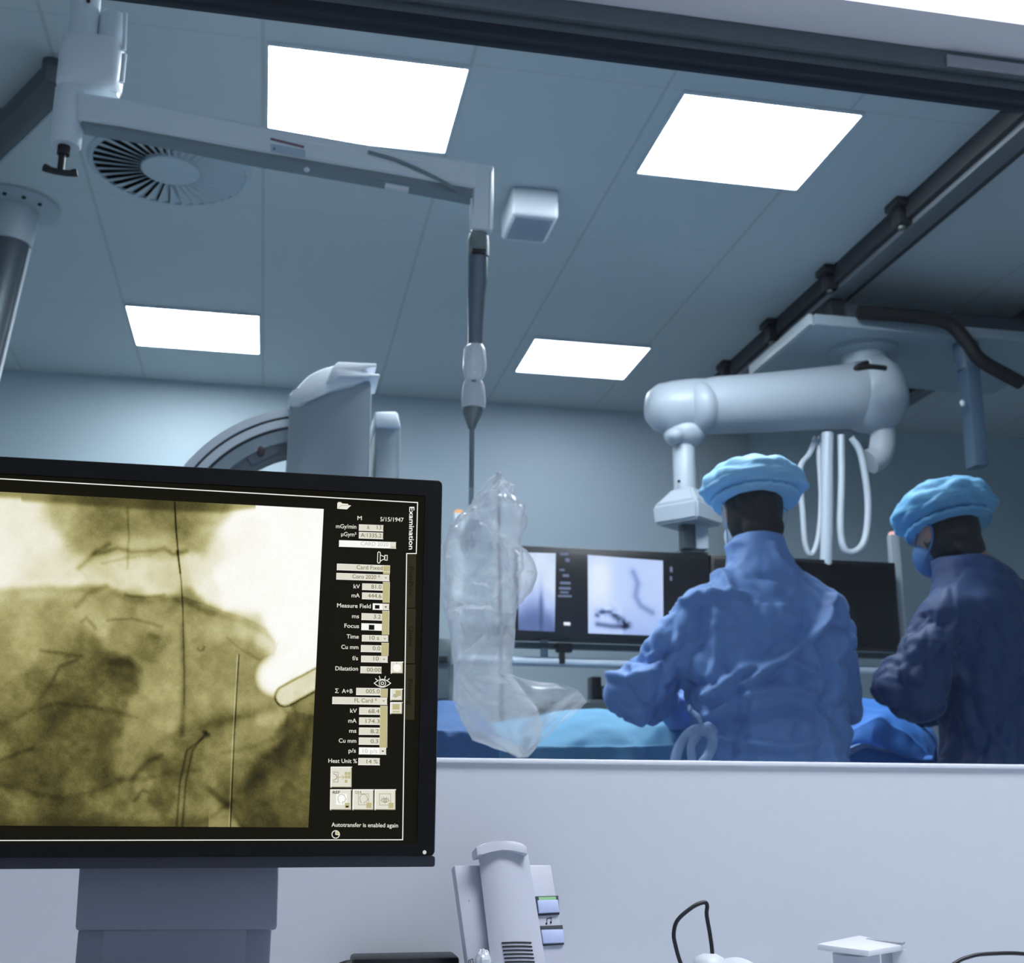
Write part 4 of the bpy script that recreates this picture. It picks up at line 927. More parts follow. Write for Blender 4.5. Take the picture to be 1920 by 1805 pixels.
# X-ray picture (coordinates follow the picture's own layout)
def xray(U, V):
    px = -70+677*U; py0 = 919+36*U; px = px-29*V*(U)
    X = px*2.3435; Yv = (919+ (px+70)/677*35 + V*(627-30*U))
    Y = (Yv-850)*2.3435
    wx = X+70*fbm(X, Y, 160, 3, 1); wy = Y+70*fbm(X, Y, 160, 3, 2)
    pts = [(-100, 240, .86, 130), (60, 260, .84, 110), (90, 430, .86, 120), (-60, 480, .88, 130), (200, 540, .80, 80), (300, 480, .74, 60), (150, 600, .76, 60),
           (250, 270, .58, 70), (400, 300, .42, 80), (560, 300, .46, 80), (700, 290, .40, 80), (850, 290, .45, 70), (930, 260, .62, 50), (330, 400, .5, 55), (430, 430, .48, 50), (560, 410, .66, 50), (690, 400, .60, 55), (860, 380, .56, 55),
           (450, 530, .70, 60), (600, 540, .76, 70), (720, 560, .72, 60), (850, 520, .80, 60), (940, 430, .84, 60), (1040, 380, .96, 90), (1250, 330, 1., 130), (1200, 560, 1., 130), (1050, 560, .98, 80), (1320, 760, 1., 110), (1270, 900, .98, 60), (900, 610, .88, 45), (1100, 690, .97, 50),
           (40, 700, .56, 80), (200, 720, .52, 80), (-80, 760, .56, 90), (60, 860, .52, 90), (-60, 960, .48, 90), (200, 860, .46, 70), (380, 690, .56, 60), (480, 690, .54, 50), (400, 760, .60, 45), (560, 700, .50, 50), (660, 760, .48, 55), (640, 860, .42, 50), (760, 700, .44, 55), (860, 740, .46, 55), (950, 790, .56, 55), (1060, 790, .70, 55), (1140, 850, .78, 40),
           (500, 820, .48, 60), (330, 880, .36, 60), (450, 960, .27, 60), (540, 1010, .26, 45), (330, 1010, .32, 60), (200, 990, .40, 60), (120, 1080, .36, 70), (-60, 1100, .40, 80), (420, 1100, .30, 70), (280, 1150, .28, 90), (180, 1220, .26, 80), (420, 1230, .30, 70), (60, 1270, .34, 70), (300, 1330, .27, 90), (60, 1400, .30, 70), (220, 1420, .30, 70), (-80, 1340, .34, 80),
           (640, 1000, .52, 50), (700, 1060, .54, 50), (740, 950, .52, 50), (620, 1130, .46, 45), (690, 1180, .50, 50), (600, 1250, .46, 55), (680, 1300, .42, 45), (530, 1330, .38, 50), (560, 1460, .42, 60), (650, 1400, .30, 40), (690, 1500, .30, 40), (480, 1560, .38, 50), (600, 1580, .44, 50), (400, 1480, .30, 70), (420, 1590, .24, 60), (250, 1590, .24, 80), (60, 1560, .40, 50), (0, 1600, .30, 60), (150, 1560, .28, 60), (-80, 1560, .36, 70),
           (860, 920, .44, 70), (960, 900, .46, 60), (1080, 900, .50, 50), (1130, 950, .46, 40), (860, 1040, .46, 70), (960, 1050, .46, 70), (1080, 1050, .46, 60), (1150, 1080, .52, 45), (860, 1160, .42, 60), (960, 1170, .36, 50), (1060, 1180, .44, 50), (1180, 1180, .60, 45), (840, 1280, .36, 55), (960, 1290, .42, 60), (1080, 1290, .44, 60), (1160, 1270, .46, 45), (820, 1400, .34, 55), (930, 1400, .40, 60), (1040, 1400, .40, 50), (830, 1560, .40, 50), (930, 1580, .44, 45), (860, 1480, .34, 50), (1000, 1500, .32, 50), (1010, 1610, .44, 35),
           (1290, 1300, .22, 45), (1220, 1390, .26, 50), (1130, 1460, .26, 50), (1120, 1580, .22, 60), (1240, 1540, .30, 50), (1320, 1560, .26, 50), (1310, 1430, .32, 45), (1250, 1240, .34, 35), (1340, 1220, .26, 35), (1330, 1100, .42, 35), (1220, 1010, .86, 40)]
    num = np.zeros_like(X); den = np.full_like(X, 1e-9)
    for x, y, v, s in pts:
        g_ = np.exp(-(((wx-x)**2+(wy-y)**2)/(s*.92)**2))+1e-6*np.exp(-((wx-x)**2+(wy-y)**2)/(300.**2)); num += g_*v; den += g_
    T = num/den
    # shoulder curve: sharp border between lung/shoulder tissue and bright air
    edge = np.interp(X, [-160, 0, 200, 350, 440, 530, 640, 740, 800, 870, 960, 1060, 1150, 1215], [600, 610, 600, 602, 592, 640, 650, 640, 655, 690, 715, 745, 790, 850])+8*fbm(X, Y, 60, 2, 5)
    below = 1/(1+np.exp(-(Y-edge)/7.)); T = T-.10*np.exp(-((Y-edge-14)/20)**2)*(X < 1200)+.05*np.exp(-((Y-edge+16)/22)**2)*(X < 900)
    T += .30*(fbm(X, Y, 110, 4, 11))*np.clip(1.25-T, .12, .8)+.14*fbm(X, Y, 28, 3, 17)*np.clip(1.1-T, .0, .8)
    def dark(ptsl, wd, am): return am*.72*np.exp(-(seg_dist(X+9*fbm(X, Y, 40, 2, 7), Y+9*fbm(X, Y, 40, 2, 8), ptsl)/(wd*1.35))**2)
    # rounded air pocket outline right: border of arm and axilla
    T -= dark([(1210, 850), (1185, 930), (1165, 990), (1185, 1050), (1215, 1120), (1260, 1160), (1255, 1210)], 7, .10)
    air = 1/(1+np.exp((seg_dist(X, Y, [(1250, 560), (1300, 900), (1200, 1000)])-95)/14)); T = np.maximum(T, air*1.0)
    for l, wd, am in (([(330, 520), (380, 470), (400, 440), (460, 410)], 9, .22), ([(400, 455), (500, 430), (560, 445), (660, 440), (700, 430), (740, 455), (800, 440)], 9, .24), ([(430, 500), (540, 470), (640, 460)], 7, .12), ([(540, 240), (545, 360), (540, 520)], 4, .14),
                      ([(320, 690), (360, 640), (450, 600)], 10, .18), ([(530, 640), (620, 650), (700, 640)], 7, .20), ([(340, 760), (360, 740), (400, 790)], 6, .16), ([(455, 752), (560, 748), (690, 780)], 6, .14), ([(170, 890), (250, 900), (340, 915), (250, 960), (220, 1010)], 8, .16), ([(470, 940), (540, 930), (590, 970)], 14, .16),
                      ([(160, 1140), (240, 1115), (350, 1130), (480, 1150), (580, 1180)], 8, .10), ([(60, 1180), (150, 1120), (210, 1030)], 10, .10), ([(-60, 1380), (50, 1340), (130, 1310)], 8, .12), ([(0, 1460), (120, 1490), (240, 1520), (380, 1500), (520, 1440)], 10, .10),
                      ([(560, 1440), (600, 1390), (690, 1340)], 9, .16), ([(570, 1530), (600, 1490), (630, 1490)], 6, .12), ([(500, 1440), (600, 1440), (700, 1420), (860, 1400)], 10, .08), ([(900, 1480), (1000, 1560), (1060, 1640)], 10, .16), ([(860, 1620), (950, 1570), (1010, 1530)], 8, .10),
                      ([(980, 830), (1040, 880), (1130, 925)], 5, .10), ([(780, 650), (900, 690), (1060, 745), (1160, 795)], 4, .08), ([(870, 1220), (980, 1190), (1100, 1160), (1200, 1135)], 14, .14), ([(960, 1330), (1100, 1300), (1210, 1260)], 8, .07), ([(640, 820), (670, 830)], 14, .16),
                      ([(1290, 1130), (1285, 1180), (1250, 1260), (1200, 1370), (1090, 1470), (1000, 1520)], 34, .12), ([(1370, 1160), (1350, 1250), (1310, 1360), (1260, 1460)], 20, .10),
                      ([(850, 880), (858, 890), (870, 888), (876, 872)], 4, .16)):
        T -= dark(l, wd, am)
    # arm bone
    bone = seg_dist(X, Y, [(1245, 1085), (1400, 1005)]); T = np.where(bone < 44, .78+.12*fbm(X, Y, 50, 3, 21), T); T -= .34*np.exp(-((bone-44)/6)**2)
    # rim of the picture: darker collimator band on top and left bottom
    band = np.interp(X, [-160, 80, 85, 320, 330, 535, 540, 960, 1100, 1250, 1420], [190, 200, 212, 228, 228, 242, 246, 262, 242, 240, 236]); T *= 1-.45/(1+np.exp((Y-band)/5.))*(X < 1110)
    T *= 1-.35/(1+np.exp(-(Y-1610+ .02*X)/14.))*(X < 900)
    # guide wires
    wire = [(747, 215), (752, 330), (765, 480), (776, 580), (783, 700), (787, 880), (790, 1000), (790, 1120)]
    dw = seg_dist(X, Y, wire); T -= (.55*np.exp(-(dw/3.2)**2))*np.clip(1.25-(Y/900.), .22, 1); T -= .25*np.exp(-(seg_dist(X, Y, [(758, 440), (772, 540)])/5)**2)
    T -= .12*np.exp(-(seg_dist(X, Y, [(780, 780), (790, 1000), (780, 1250)])/13)**2)
    for off in (-13, 13): T -= .14*np.exp(-(seg_dist(X, Y, [(890, 1246-off*.6), (815+off, 1318), (785+off, 1450), (770+off, 1640)])/5)**2)
    T -= .22*np.exp(-(seg_dist(X, Y, [(878, 1240), (898, 1252)])/9)**2)
    d2_ = seg_dist(X, Y, [(1035, 905), (1030, 985), (1015, 1250), (998, 1640)]); T -= .42*np.exp(-(d2_/2.4)**2); T += .16*np.exp(-(seg_dist(X+6, Y, [(1035, 905), (1030, 985), (1015, 1250), (998, 1640)])/2.6)**2)
    T += .06*(np.random.RandomState(4).rand(*X.shape)-.5)*np.clip(1.2-T, .1, 1)
    return ramp(T, [(0, (26, 24, 8)), (.18, (62, 58, 28)), (.3, (96, 90, 48)), (.42, (136, 129, 80)), (.55, (172, 165, 112)), (.68, (204, 199, 156)), (.8, (228, 225, 200)), (.92, (246, 245, 234)), (1, (253, 253, 248))])
color_grid('xray_picture', [S(-70, 918), S(607, 954), S(578, 1551), S(-70, 1547)], 400, 380, xray, vcol_mat('xray_image', 'image', .10, 1400.), scrn)

gl_w = glow('ui_white', (250, 250, 244)); gl_t = glow('ui_text', (236, 235, 222)); gl_f = glow('ui_field', (222, 219, 202)); gl_tan = glow('ui_tan', (190, 182, 134)); gl_btn = glow('ui_button', (226, 223, 208))
gl_tab = glow('ui_tab', (46, 43, 24)); gl_tabt = glow('ui_tab_text', (24, 22, 12)); gl_dk = glow('ui_dark', (18, 17, 10)); gl_dig = glow('ui_digit', (118, 112, 82)); gl_pale = glow('ui_pale_digit', (196, 192, 196)); gl_bord = glow('ui_border', (150, 146, 112))
UIM = [gl_w, gl_t, gl_f, gl_tan, gl_btn, gl_tab, gl_tabt, gl_dk, gl_dig, gl_pale, gl_bord]
UI = {m.name: i for i, m in enumerate(UIM)}
_fc = bpy.data.curves.new('t', 'FONT'); _fo = bpy.data.objects.new('t', _fc); C.objects.link(_fo)
def text_mesh(s_):
    _fc.body = s_; _fc.size = 1.0; _fc.resolution_u = 3
    dg = bpy.context.evaluated_depsgraph_get(); dg.update()
    me = bpy.data.meshes.new_from_object(_fo.evaluated_get(dg)); return me
_h = text_mesh('H'); CAPH = max(v.co.y for v in _h.vertices)
class UIB(MB):
    def m(s, n): s.mi = UI[n]; return s
    def poly(s, pts, n, lay=1): s.m(n); s._f([s.bm.verts.new(S(px, py, lay)) for px, py in pts]); return s
    def rect(s, x0, y0, x1, y1, n, lay=1, sl=.035):
        d = (x1-x0)*sl; return s.poly([(x0, y0), (x1, y0+d), (x1-.02*(y1-y0), y1+d), (x0-.02*(y1-y0), y1)], n, lay)
    def line(s, pts, wd, n, lay=2, close=False):
        s.m(n); P_ = [Vector((a, b)) for a, b in pts]
        if close: P_ = P_+[P_[0]]
        for a, b in zip(P_, P_[1:]):
            d = (b-a).normalized(); nn = Vector((-d.y, d.x))*wd/2; a2 = a-d*wd/2; b2 = b+d*wd/2
            s._f([s.bm.verts.new(S(q.x, q.y, lay)) for q in (a2-nn, b2-nn, b2+nn, a2+nn)])
        return s
    def text(s, st, xl, xr, yb, hc, n, lay=2, vert=False, bold=0., sl=.035):
        me = text_mesh(st); xs = [v.co.x for v in me.vertices]; x0, x1 = min(xs), max(xs)
        s.m(n)
        offs = ((0, 0),) if not bold else ((0, 0), (bold, 0), (0, bold*.6))
        for ox, oy in offs:
            mp = []
            for v in me.vertices:
                u = (v.co.x-x0)/(x1-x0)*(xr-xl); h_ = v.co.y/CAPH*hc
                if vert: px, py = yb+h_+oy-(u*.012), xl+u+ox
                else: px, py = xl+u+ox-.0*h_, yb-h_+u*sl+oy
                mp.append(s.bm.verts.new(S(px, py, lay+ (ox+oy)*.05)))
            for f in me.polygons: s._f([mp[i] for i in f.vertices])
        bpy.data.meshes.remove(me); return s
    def done(s, name, label=None): return s.build(name, UIM, scrn, smooth=False, label=label, rec=False)
# frame line with tab steps
UIB().line([(-75, 893), (783, 942)], 1.8, 'ui_white').line([(783, 942), (780.5, 1037.5), (762.5, 1037.5), (755, 1574), (-75, 1575.5)], 1.7, 'ui_white').done('frame_line')
for y0, y1, st, t0, t1, x in ((1039.6, 1139, 'PostProc', 1062, 1118, 767), (1141, 1243, 'Quant', 1174, 1212, 766.5), (1245.5, 1349, 'Filming', 1273, 1321, 764.5)):
    UIB().rect(763.2-(y0-1039)*.010, y0, 780.4-(y0-1039)*.008, y1, 'ui_tab', 1, 0).text(st, t0, t1, x-(y0-1039)*.0, 8.6, 'ui_tab_text', 2, True, .5).done('menu_tab')
UIB().text('Examination', 950, 1029.5, 767.6, 9.0, 'ui_white', 2, True, .55).done('menu_tab')
L_ = UIB()
for st, xl, xr, yb, n in (('M', 670.2, 678.2, 974.6, 1), ('5/15/1947', 713, 756.5, 976.8, 1), ('mGy/min', 630, 668, 989.8, 1), ('\u00b5Gym\u00b2', 639.5, 668, 1004.6, 1), ('kV', 663, 674.8, 1102.6, 1), ('mA', 659.2, 674.2, 1119.4, 1), ('Measure Field', 632, 695, 1138.2, 1), ('ms', 660, 673, 1158.4, 1), ('Focus', 645.8, 673, 1176.4, 1), ('Time', 650, 672.4, 1196.4, 1), ('Cu mm', 640, 671.8, 1216.2, 1), ('f/s', 660.7, 671, 1237.3, 1), ('Dilatation', 628.8, 671, 1256.4, 1), ('\u03a3', 628.2, 634.8, 1298.6, 1), ('A+B', 641, 661, 1298.9, 1), ('kV', 656.6, 669, 1335.7, 1), ('mA', 653, 668.2, 1354.4, 1), ('ms', 654.8, 668, 1373.2, 1), ('Cu mm', 635.2, 667.8, 1391.8, 1), ('p/s', 653.5, 667, 1410.4, 1), ('Heat Unit %', 615.8, 669.2, 1429.6, 1), ('Autotransfer is enabled again', 621.6, 746.2, 1549.4, 1)):
    L_.text(st, xl, xr, yb, 7.6, 'ui_text', 2, False, .2, .030 if yb < 1200 else .012)
L_.done('menu_text')
def field(x0, y0, x1, y1, st=None, a=0, b=0, yb=0, bg='ui_field', dig='ui_digit', extra=None, sl=.035):
    u = UIB(); u.rect(x0, y0, x1, y1, bg, 1, sl); u.line([(x0+.4, y1), (x0+.4, y0+.4), (x1, y0+(x1-x0)*sl+.4)], .8, 'ui_white' if bg == 'ui_field' else bg, 2)
    u.line([(x0, y1-.3), (x1, y1+(x1-x0)*sl-.3)], .9, 'ui_white', 2)
    if st: 
        parts = st if isinstance(st, list) else [(st, a, b)]
        for s_, xa_, xb_ in parts: u.text(s_, xa_, xb_, yb, 7.4, dig, 3, False, .12, sl)
    if extra: extra(u)
    return u.done('value_field')
def arrow(x0, y0, x1, y1, col='ui_border'):
    def f(u):
        u.rect(x0, y0, x1, y1, 'ui_button', 2, .035); cx_, cy_ = (x0+x1)/2, (y0+y1)/2+.6
        u.poly([(cx_-2.4, cy_-1.4), (cx_+2.4, cy_-1.2), (cx_, cy_+1.6)], col, 3)
    return f
field(673, 982.8, 718.6, 994.5, [('A.', 688.2, 693.4), ('13', 706.8, 715)], yb=992)
field(673, 997, 718.2, 1009, 'A:1335.2', 676.3, 715.2, 1006.3)
field(635.8, 1012.4, 742.4, 1024.6, 'CARD 2020', 676.3, 728.4, 1022.2, 'ui_white', 'ui_pale_digit', lambda u: u.rect(731.5, 1016, 742.3, 1028, 'ui_button', 2).text('...', 733.5, 740, 1026, 7, 'ui_tab', 3))
def strip(x0, y0, x1, y1): UIB().rect(x0, y0, x1, y1, 'ui_tan', 2, .02).line([(x1, y0), (x1-.6, y1)], .8, 'ui_field', 3).line([(x0, y0), (x1, y0+.3)], .8, 'ui_field', 3).done('scroll_strip')
field(631.8, 1056.4, 731, 1068.4, 'Card Fixed', 668.7, 717, 1066.6); strip(718.6, 1060.4, 731, 1076)
field(630.8, 1073.8, 730, 1086, 'Coro 2020 *', 660.7, 712.6, 1083.8, extra=arrow(717, 1077.2, 730, 1088.2))
strip(718, 1091, 730.6, 1129.6)
field(679.2, 1093.4, 718, 1105.6, '81.0', 696.3, 715, 1103); field(679, 1110.4, 717.6, 1122.8, '444.6', 689.8, 715, 1120)
field(699, 1130.8, 729.6, 1142.6, bg='ui_white', extra=lambda u: (u.rect(703, 1134, 711.6, 1140.8, 'ui_dark', 3), arrow(717, 1131.8, 729.6, 1142.8, 'ui_dark')(u)))
strip(716.8, 1145.2, 729.8, 1189.6)
field(678, 1149.2, 716.6, 1161.8, '3.2', 700.6, 714, 1159.2); field(677.7, 1168, 716.2, 1180.8, bg='ui_white', extra=lambda u: u.rect(691.6, 1171, 702, 1180.4, 'ui_dark', 3))
field(678.7, 1190, 728, 1202, '10 s', 692.8, 710.6, 1199, extra=arrow(714.6, 1191.2, 728, 1202.4), sl=.02)
strip(715.4, 1205.2, 728.6, 1229); field(676.8, 1209, 715.6, 1221.8, '0.0', 698.6, 713, 1218.6, sl=.02)
field(677.2, 1228.8, 727, 1241, '10', 700.2, 710, 1238, extra=arrow(713.2, 1229.6, 727, 1241.4), sl=.02)
field(676, 1249, 715.2, 1261.6, '00:00', 687.7, 713.6, 1258.8, sl=.02)
field(668, 1289.2, 714.4, 1302.6, '005.0', 686, 711.8, 1299.2, sl=.015); strip(713.6, 1291, 726.8, 1306.6)
field(623.2, 1306, 726, 1319.4, 'FL Card *', 664.6, 706.8, 1316.2, extra=arrow(712.8, 1307.6, 726, 1319.2), sl=.015)
strip(713, 1323, 726.2, 1401)
for y, st, a, b in ((1325.8, '68.4', 690.8, 711.2), (1344.6, '174.3', 685.8, 711.8), (1363.6, '8.2', 695.2, 710.8), (1382.2, '0.3', 695.6, 709.6)):
    field(673.6-(y-1325)*.012, y, 713-(y-1325)*.012, y+13.4, st, a-(y-1325)*.012, b-(y-1325)*.012, y+10.6, sl=.012)
field(673, 1400.8, 724, 1413.8, '10 p/s', 679.8, 707.4, 1411.2, 'ui_white', 'ui_pale_digit', arrow(711.4, 1402, 724, 1413.2, 'ui_dark'), sl=.012)
field(672, 1420.6, 712, 1433.8, '14 %', 687.2, 708.6, 1431, sl=.012)
# icons
u = UIB(); u.poly([(632.5, 943), (634.5, 941), (639.5, 941.3), (641.5, 943.6), (652.5, 944.4), (653, 946.6), (658.4, 947.4), (650.5, 954.8), (632.3, 953.6)], 'ui_text').line([(634, 953), (640, 947.3), (652, 947.8)], .7, 'ui_border', 2).done('folder_icon')
u = UIB(); u.line([(708.4, 1036), (710, 1034.4), (712.4, 1035), (713.2, 1037), (712.8, 1053), (711, 1055.6), (709, 1055.2), (707.8, 1053)], 1.4, 'ui_text', 2, True)
u.line([(713.4, 1040.5), (721, 1043.6), (720.8, 1047.4), (713.2, 1051.5)], 1.4, 'ui_text', 2); u.line([(721.6, 1040.8), (726.2, 1041), (726, 1050), (721.4, 1049.8)], 1.4, 'ui_text', 2, True); u.done('tube_icon')
def eye(u, cx_, cy_, w_, n, wd):
    top_ = [(cx_-w_+2*w_*k/12, cy_-w_*.48*math.sin(PI*k/12)) for k in range(13)]; bot = [(cx_-w_+2*w_*k/12, cy_+w_*.48*math.sin(PI*k/12)) for k in range(13)]
    u.line(top_, wd, n).line(bot, wd, n)
    for r_ in (w_*.40, w_*.16): u.line([(cx_+r_*math.cos(2*PI*k/14), cy_+r_*math.sin(2*PI*k/14)) for k in range(14)], wd*.9, n, 2, True)
    for a in (-62, -24, 24, 62): 
        sx, sy = math.sin(math.radians(a*.9)), math.cos(math.radians(a*.9)); u.line([(cx_+sx*w_*.78, cy_-sy*w_*.52-w_*.08), (cx_+sx*w_*1.0, cy_-sy*w_*.74-w_*.14)], wd, n)
u = UIB(); eye(u, 717, 1280.6, 15.4, 'ui_text', 1.5); u.done('eye_icon')
def button(x0, y0, x1, y1, extra=None):
    u = UIB(); u.rect(x0, y0, x1, y1, 'ui_button', 1, .004); u.line([(x0+.8, y1), (x0+.8, y0+.8), (x1, y0+.8)], 1.6, 'ui_white', 2).line([(x1-.6, y0), (x1-.8, y1-.6), (x0, y1-.6)], 1.2, 'ui_border', 2)
    if extra: extra(u)
    u.done('tool_button')
def star(u): u.poly([(744.2+7.6*math.cos(2*PI*k/24)*(1 if k % 2 else .9), 1251.6+7.6*math.sin(2*PI*k/24)*(1 if k % 2 else .9)) for k in range(24)], 'ui_white', 3).line([(743.6, 1242.6), (744.4, 1244.6)], .8, 'ui_dark', 3)
button(733, 1240.2, 755.6, 1262, star)
button(732, 1291, 754.6, 1312.8, lambda u: (u.rect(741.5, 1294, 752, 1304.5, 'ui_tan', 3, 0), eye(u, 741.5, 1304.5, 5, 'ui_border', .8)))
button(731.6, 1316, 754.4, 1338, lambda u: u.rect(736, 1319.5, 749.6, 1330, 'ui_tan', 3, 0).rect(736.5, 1332.5, 749, 1335, 'ui_tan', 3, 0))
def b1(u):
    u.line([(624, 1447), (634, 1447.3), (633.8, 1466), (624, 1465.6)], .9, 'ui_border', 3); u.line([(625.5, 1450), (631, 1453), (632, 1457), (630, 1460), (624.5, 1463)], 1., 'ui_digit', 3)
    u.line([(635, 1456.6), (645, 1457)], 1.2, 'ui_tan', 3).line([(641.5, 1453.5), (645.2, 1457), (641.5, 1460.5)], 1.2, 'ui_tan', 3)
    for x in (646.5, 652.3):
        for y in (1446.8, 1453.6, 1461.4):
            if not (x > 650 and y > 1460): u.rect(x, y, x+5, y+5.8, 'ui_tan', 3, 0)
button(620, 1437, 659.6, 1475.6, b1)
def head(u, cx_, cy_, n, wd): u.line([(cx_-4, cy_+8.5), (cx_-6.6, cy_+2), (cx_-6.8, cy_-3), (cx_-4, cy_-7.2), (cx_+1, cy_-8.2), (cx_+5, cy_-6.4), (cx_+7, cy_-1.5), (cx_+8.6, cy_+1.6), (cx_+6.6, cy_+2.6), (cx_+6.2, cy_+5.6), (cx_+1.6, cy_+6.6), (cx_+1.6, cy_+9.4)], wd, n, 4)
def b2(u): u.rect(630.5, 1487.6, 650.6, 1508.4, 'ui_white', 3, 0).text('REF', 624, 637.4, 1487.6, 5.2, 'ui_dark', 4, False, .3, 0); head(u, 640.5, 1497, 'ui_border', .9); u.rect(646.5, 1504.8, 655.6, 1514.4, 'ui_tan', 4, 0).rect(648.2, 1510.2, 653.6, 1513.4, 'ui_dark', 5, 0)
def b3(u): u.line([(672, 1488), (691, 1488), (691, 1508.6), (672, 1508.6)], .8, 'ui_border', 3, True).text('SM', 665.6, 677, 1487.8, 5.2, 'ui_border', 4, False, .2, 0); head(u, 681.5, 1497, 'ui_border', .9); u.rect(687, 1504.6, 696.8, 1514.6, 'ui_tan', 4, 0)
def b4(u): u.line([(711.6, 1488), (732.6, 1488), (732.6, 1509), (711.6, 1509)], .8, 'ui_border', 3, True); eye(u, 722, 1500.4, 8, 'ui_border', 1.0); u.rect(728.4, 1504.8, 738, 1514.6, 'ui_tan', 4, 0)
button(619.2, 1479.4, 658.8, 1517.8, b2); button(661.2, 1479.4, 700.6, 1517.8, b3); button(702.6, 1479.4, 741.8, 1517.8, b4)
u = UIB(); u.line([(629.4+7*math.cos(2*PI*k/28), 1564+7*math.sin(2*PI*k/28)) for k in range(28)], 1.5, 'ui_text', 3, True); u.poly([(629.4, 1564)]+[(629.4+6.4*math.cos(math.radians(a)), 1564+6.4*math.sin(math.radians(a))) for a in range(-90, 11, 10)], 'ui_tan', 2); u.line([(629.4, 1558), (629.4, 1564), (635.5, 1565)], 1.2, 'ui_text', 3); u.done('clock_icon')
bpy.data.objects.remove(_fo)
# stand
stm = mat('stand_grey', (126, 132, 148), .42, bump=.05, bscale=500)
YST = 1.108
def plate(pts, y, d, name, bev=.003): return MB().prism([PY(px, py, y) for px, py in pts], (0, d, 0), bev).build(name, stm, t)
plate([(150, 1600), (523, 1600), (519, 1744), (140, 1745)], YST, .012, 'neck_front')
q0 = PY(147, 1740, YST+.016); q1 = PY(509, 1740, YST+.016)
MB().box((q0.x, YST+.013, DZ+.012), (q1.x, YST+.03, q0.z), .003).build('neck_lower', stm, t)
MB().box((-.12, YMN+.045, .95), (.0, YST+.02, 1.06), .006).build('mount', stm, t)
MB().box((q0.x+.02, YST+.012, q0.z-.05), (q1.x-.02, YST+.03, 1.04), .003).build('neck_rear', stm, t)
MB().lathe([(.125, 0), (.125, .008), (.118, .014)], (-.06, YST+.02, DZ), n=48).build('base', stm, t)

# ---------------------------------------------------------------- telephone leaning by the wall
pp0 = PY(950, 1700, 1.415); pn = Vector((.06, -math.cos(math.radians(16)), math.sin(math.radians(16)))).normalized()
def PP(px, py, off=0.):
    d = ray(px, py); o_ = pp0+pn*off; k = (o_-CAM).dot(pn)/d.dot(pn); return CAM+d*k
t = thing('wall_telephone', (PP(960, 1838).x, PP(960, 1838).y, DZ), 'white desk telephone with handset leaning upright beside the monitor, two square keys', 'telephone')
tm = mat('phone_white', (184, 188, 201), .4); tm2 = mat('phone_shell', (150, 158, 168), .45); blk = mat('phone_black', (12, 14, 18), .4)
MB().prism([PP(851.5, 1622), PP(1033, 1621), PP(1067.5, 1842), PP(882.5, 1842)], -pn*.017, .0012).build('base', tm, t)
MB().prism([PP(852, 1626, -.0185), PP(1032, 1625, -.0185), PP(1066, 1842, -.0185), PP(883, 1842, -.0185)], -pn*.014, .002).build('back_shell', tm2, t)
hs_ = MB(); rings = []
for py in np.linspace(1601, 1838, 14):
    xl = 897+(py-1605)*.117; xr = 991+(py-1605)*.160
    ring = []
    for k in range(13):
        f = k/12; off = .0105+.0085*math.sin(PI*f)**.8; ring.append(PP(xl+(xr-xl)*f, py+(-5*math.sin(PI*f) if py < 1610 else 0), off))
    rings.append(ring+[PP(xr, py, .001), PP(xl, py, .001)])
hs_.loft(rings); hso = hs_.build('handset', tm, t, ang=45)
cpm = MB(); o1 = [(892.5, 1588), (903, 1582), (920, 1577.5), (945, 1575.5), (966, 1577), (981, 1581), (988.5, 1587)]; o2 = [(989.5, 1602), (978, 1597.5), (962, 1594), (942, 1592.5), (920, 1594.5), (904, 1599.5), (895, 1605)]
cpm.prism([PP(x, y, .026) for x, y in o1+o2], -pn*.024, .0012); cpm.build('earpiece', tm, hso, ang=30)
sl_ = MB()
for k in range(7):
    y = 1767.5+7.15*k; x0 = 940.5+k*1.15; x1 = 996+k*1.25
    pts = [PP(x0+(x1-x0)*f, y-1.2*math.sin(PI*f*.9), .0105+.0085*math.sin(PI*((x0+(x1-x0)*f)-(897+(y-1605)*.117))/((991+(y-1605)*.160)-(897+(y-1605)*.117)))**.8+.0003) for f in np.linspace(0, 1, 7)]
    sl_.tube(pts, .0009, 8)
sl_.build('speaker_slots', blk, hso)
for r_, f_, lampon in (([(1003, 1680), (1047, 1678.5), (1049.5, 1714), (1009, 1716.5)], [(1008, 1687), (1046.5, 1686), (1049.5, 1709.5), (1011, 1711.5)], True), ([(1011, 1735.5), (1055, 1733.5), (1058, 1770.5), (1018, 1773)], [(1015, 1742.5), (1056, 1741.5), (1058.5, 1766.5), (1019, 1768.5)], False)):
    rc_ = MB().prism([PP(x, y, .0012) for x, y in r_], -pn*.002, .0004).build('key_recess', mat('key_recess', (40, 52, 60), .4), t)
    MB().prism([PP(x, y, .0048) for x, y in f_], -pn*.004, .0008).build('key_cap', mat('key_blue', (178, 190, 226), .4), rc_)
    if lampon: MB().prism([PP(1010, 1681.5, .0018), PP(1042, 1680.6, .0018), PP(1043, 1686, .0018), PP(1011, 1687, .0018)], -pn*.0005).build('key_lamp', glow('green_lamp', (150, 205, 160), .9), rc_)
nt_ = MB()
for x, y in ((1024.6, 1731), (1032.8, 1729)): nt_.lathe([(.0012, 0), (.0012, .0003)], PP(x, y, .0002), pn, n=14)
for a, b in (((1025.6, 1730.5), (1025.2, 1722)), ((1033.8, 1728.5), (1033.4, 1720)), ((1025.2, 1722), (1033.4, 1720))):
    nt_.tube([PP(*a, .0004), PP(*b, .0004)], .00035, 6)
nt_.build('note_symbol', blk, t)
nt_ = MB()
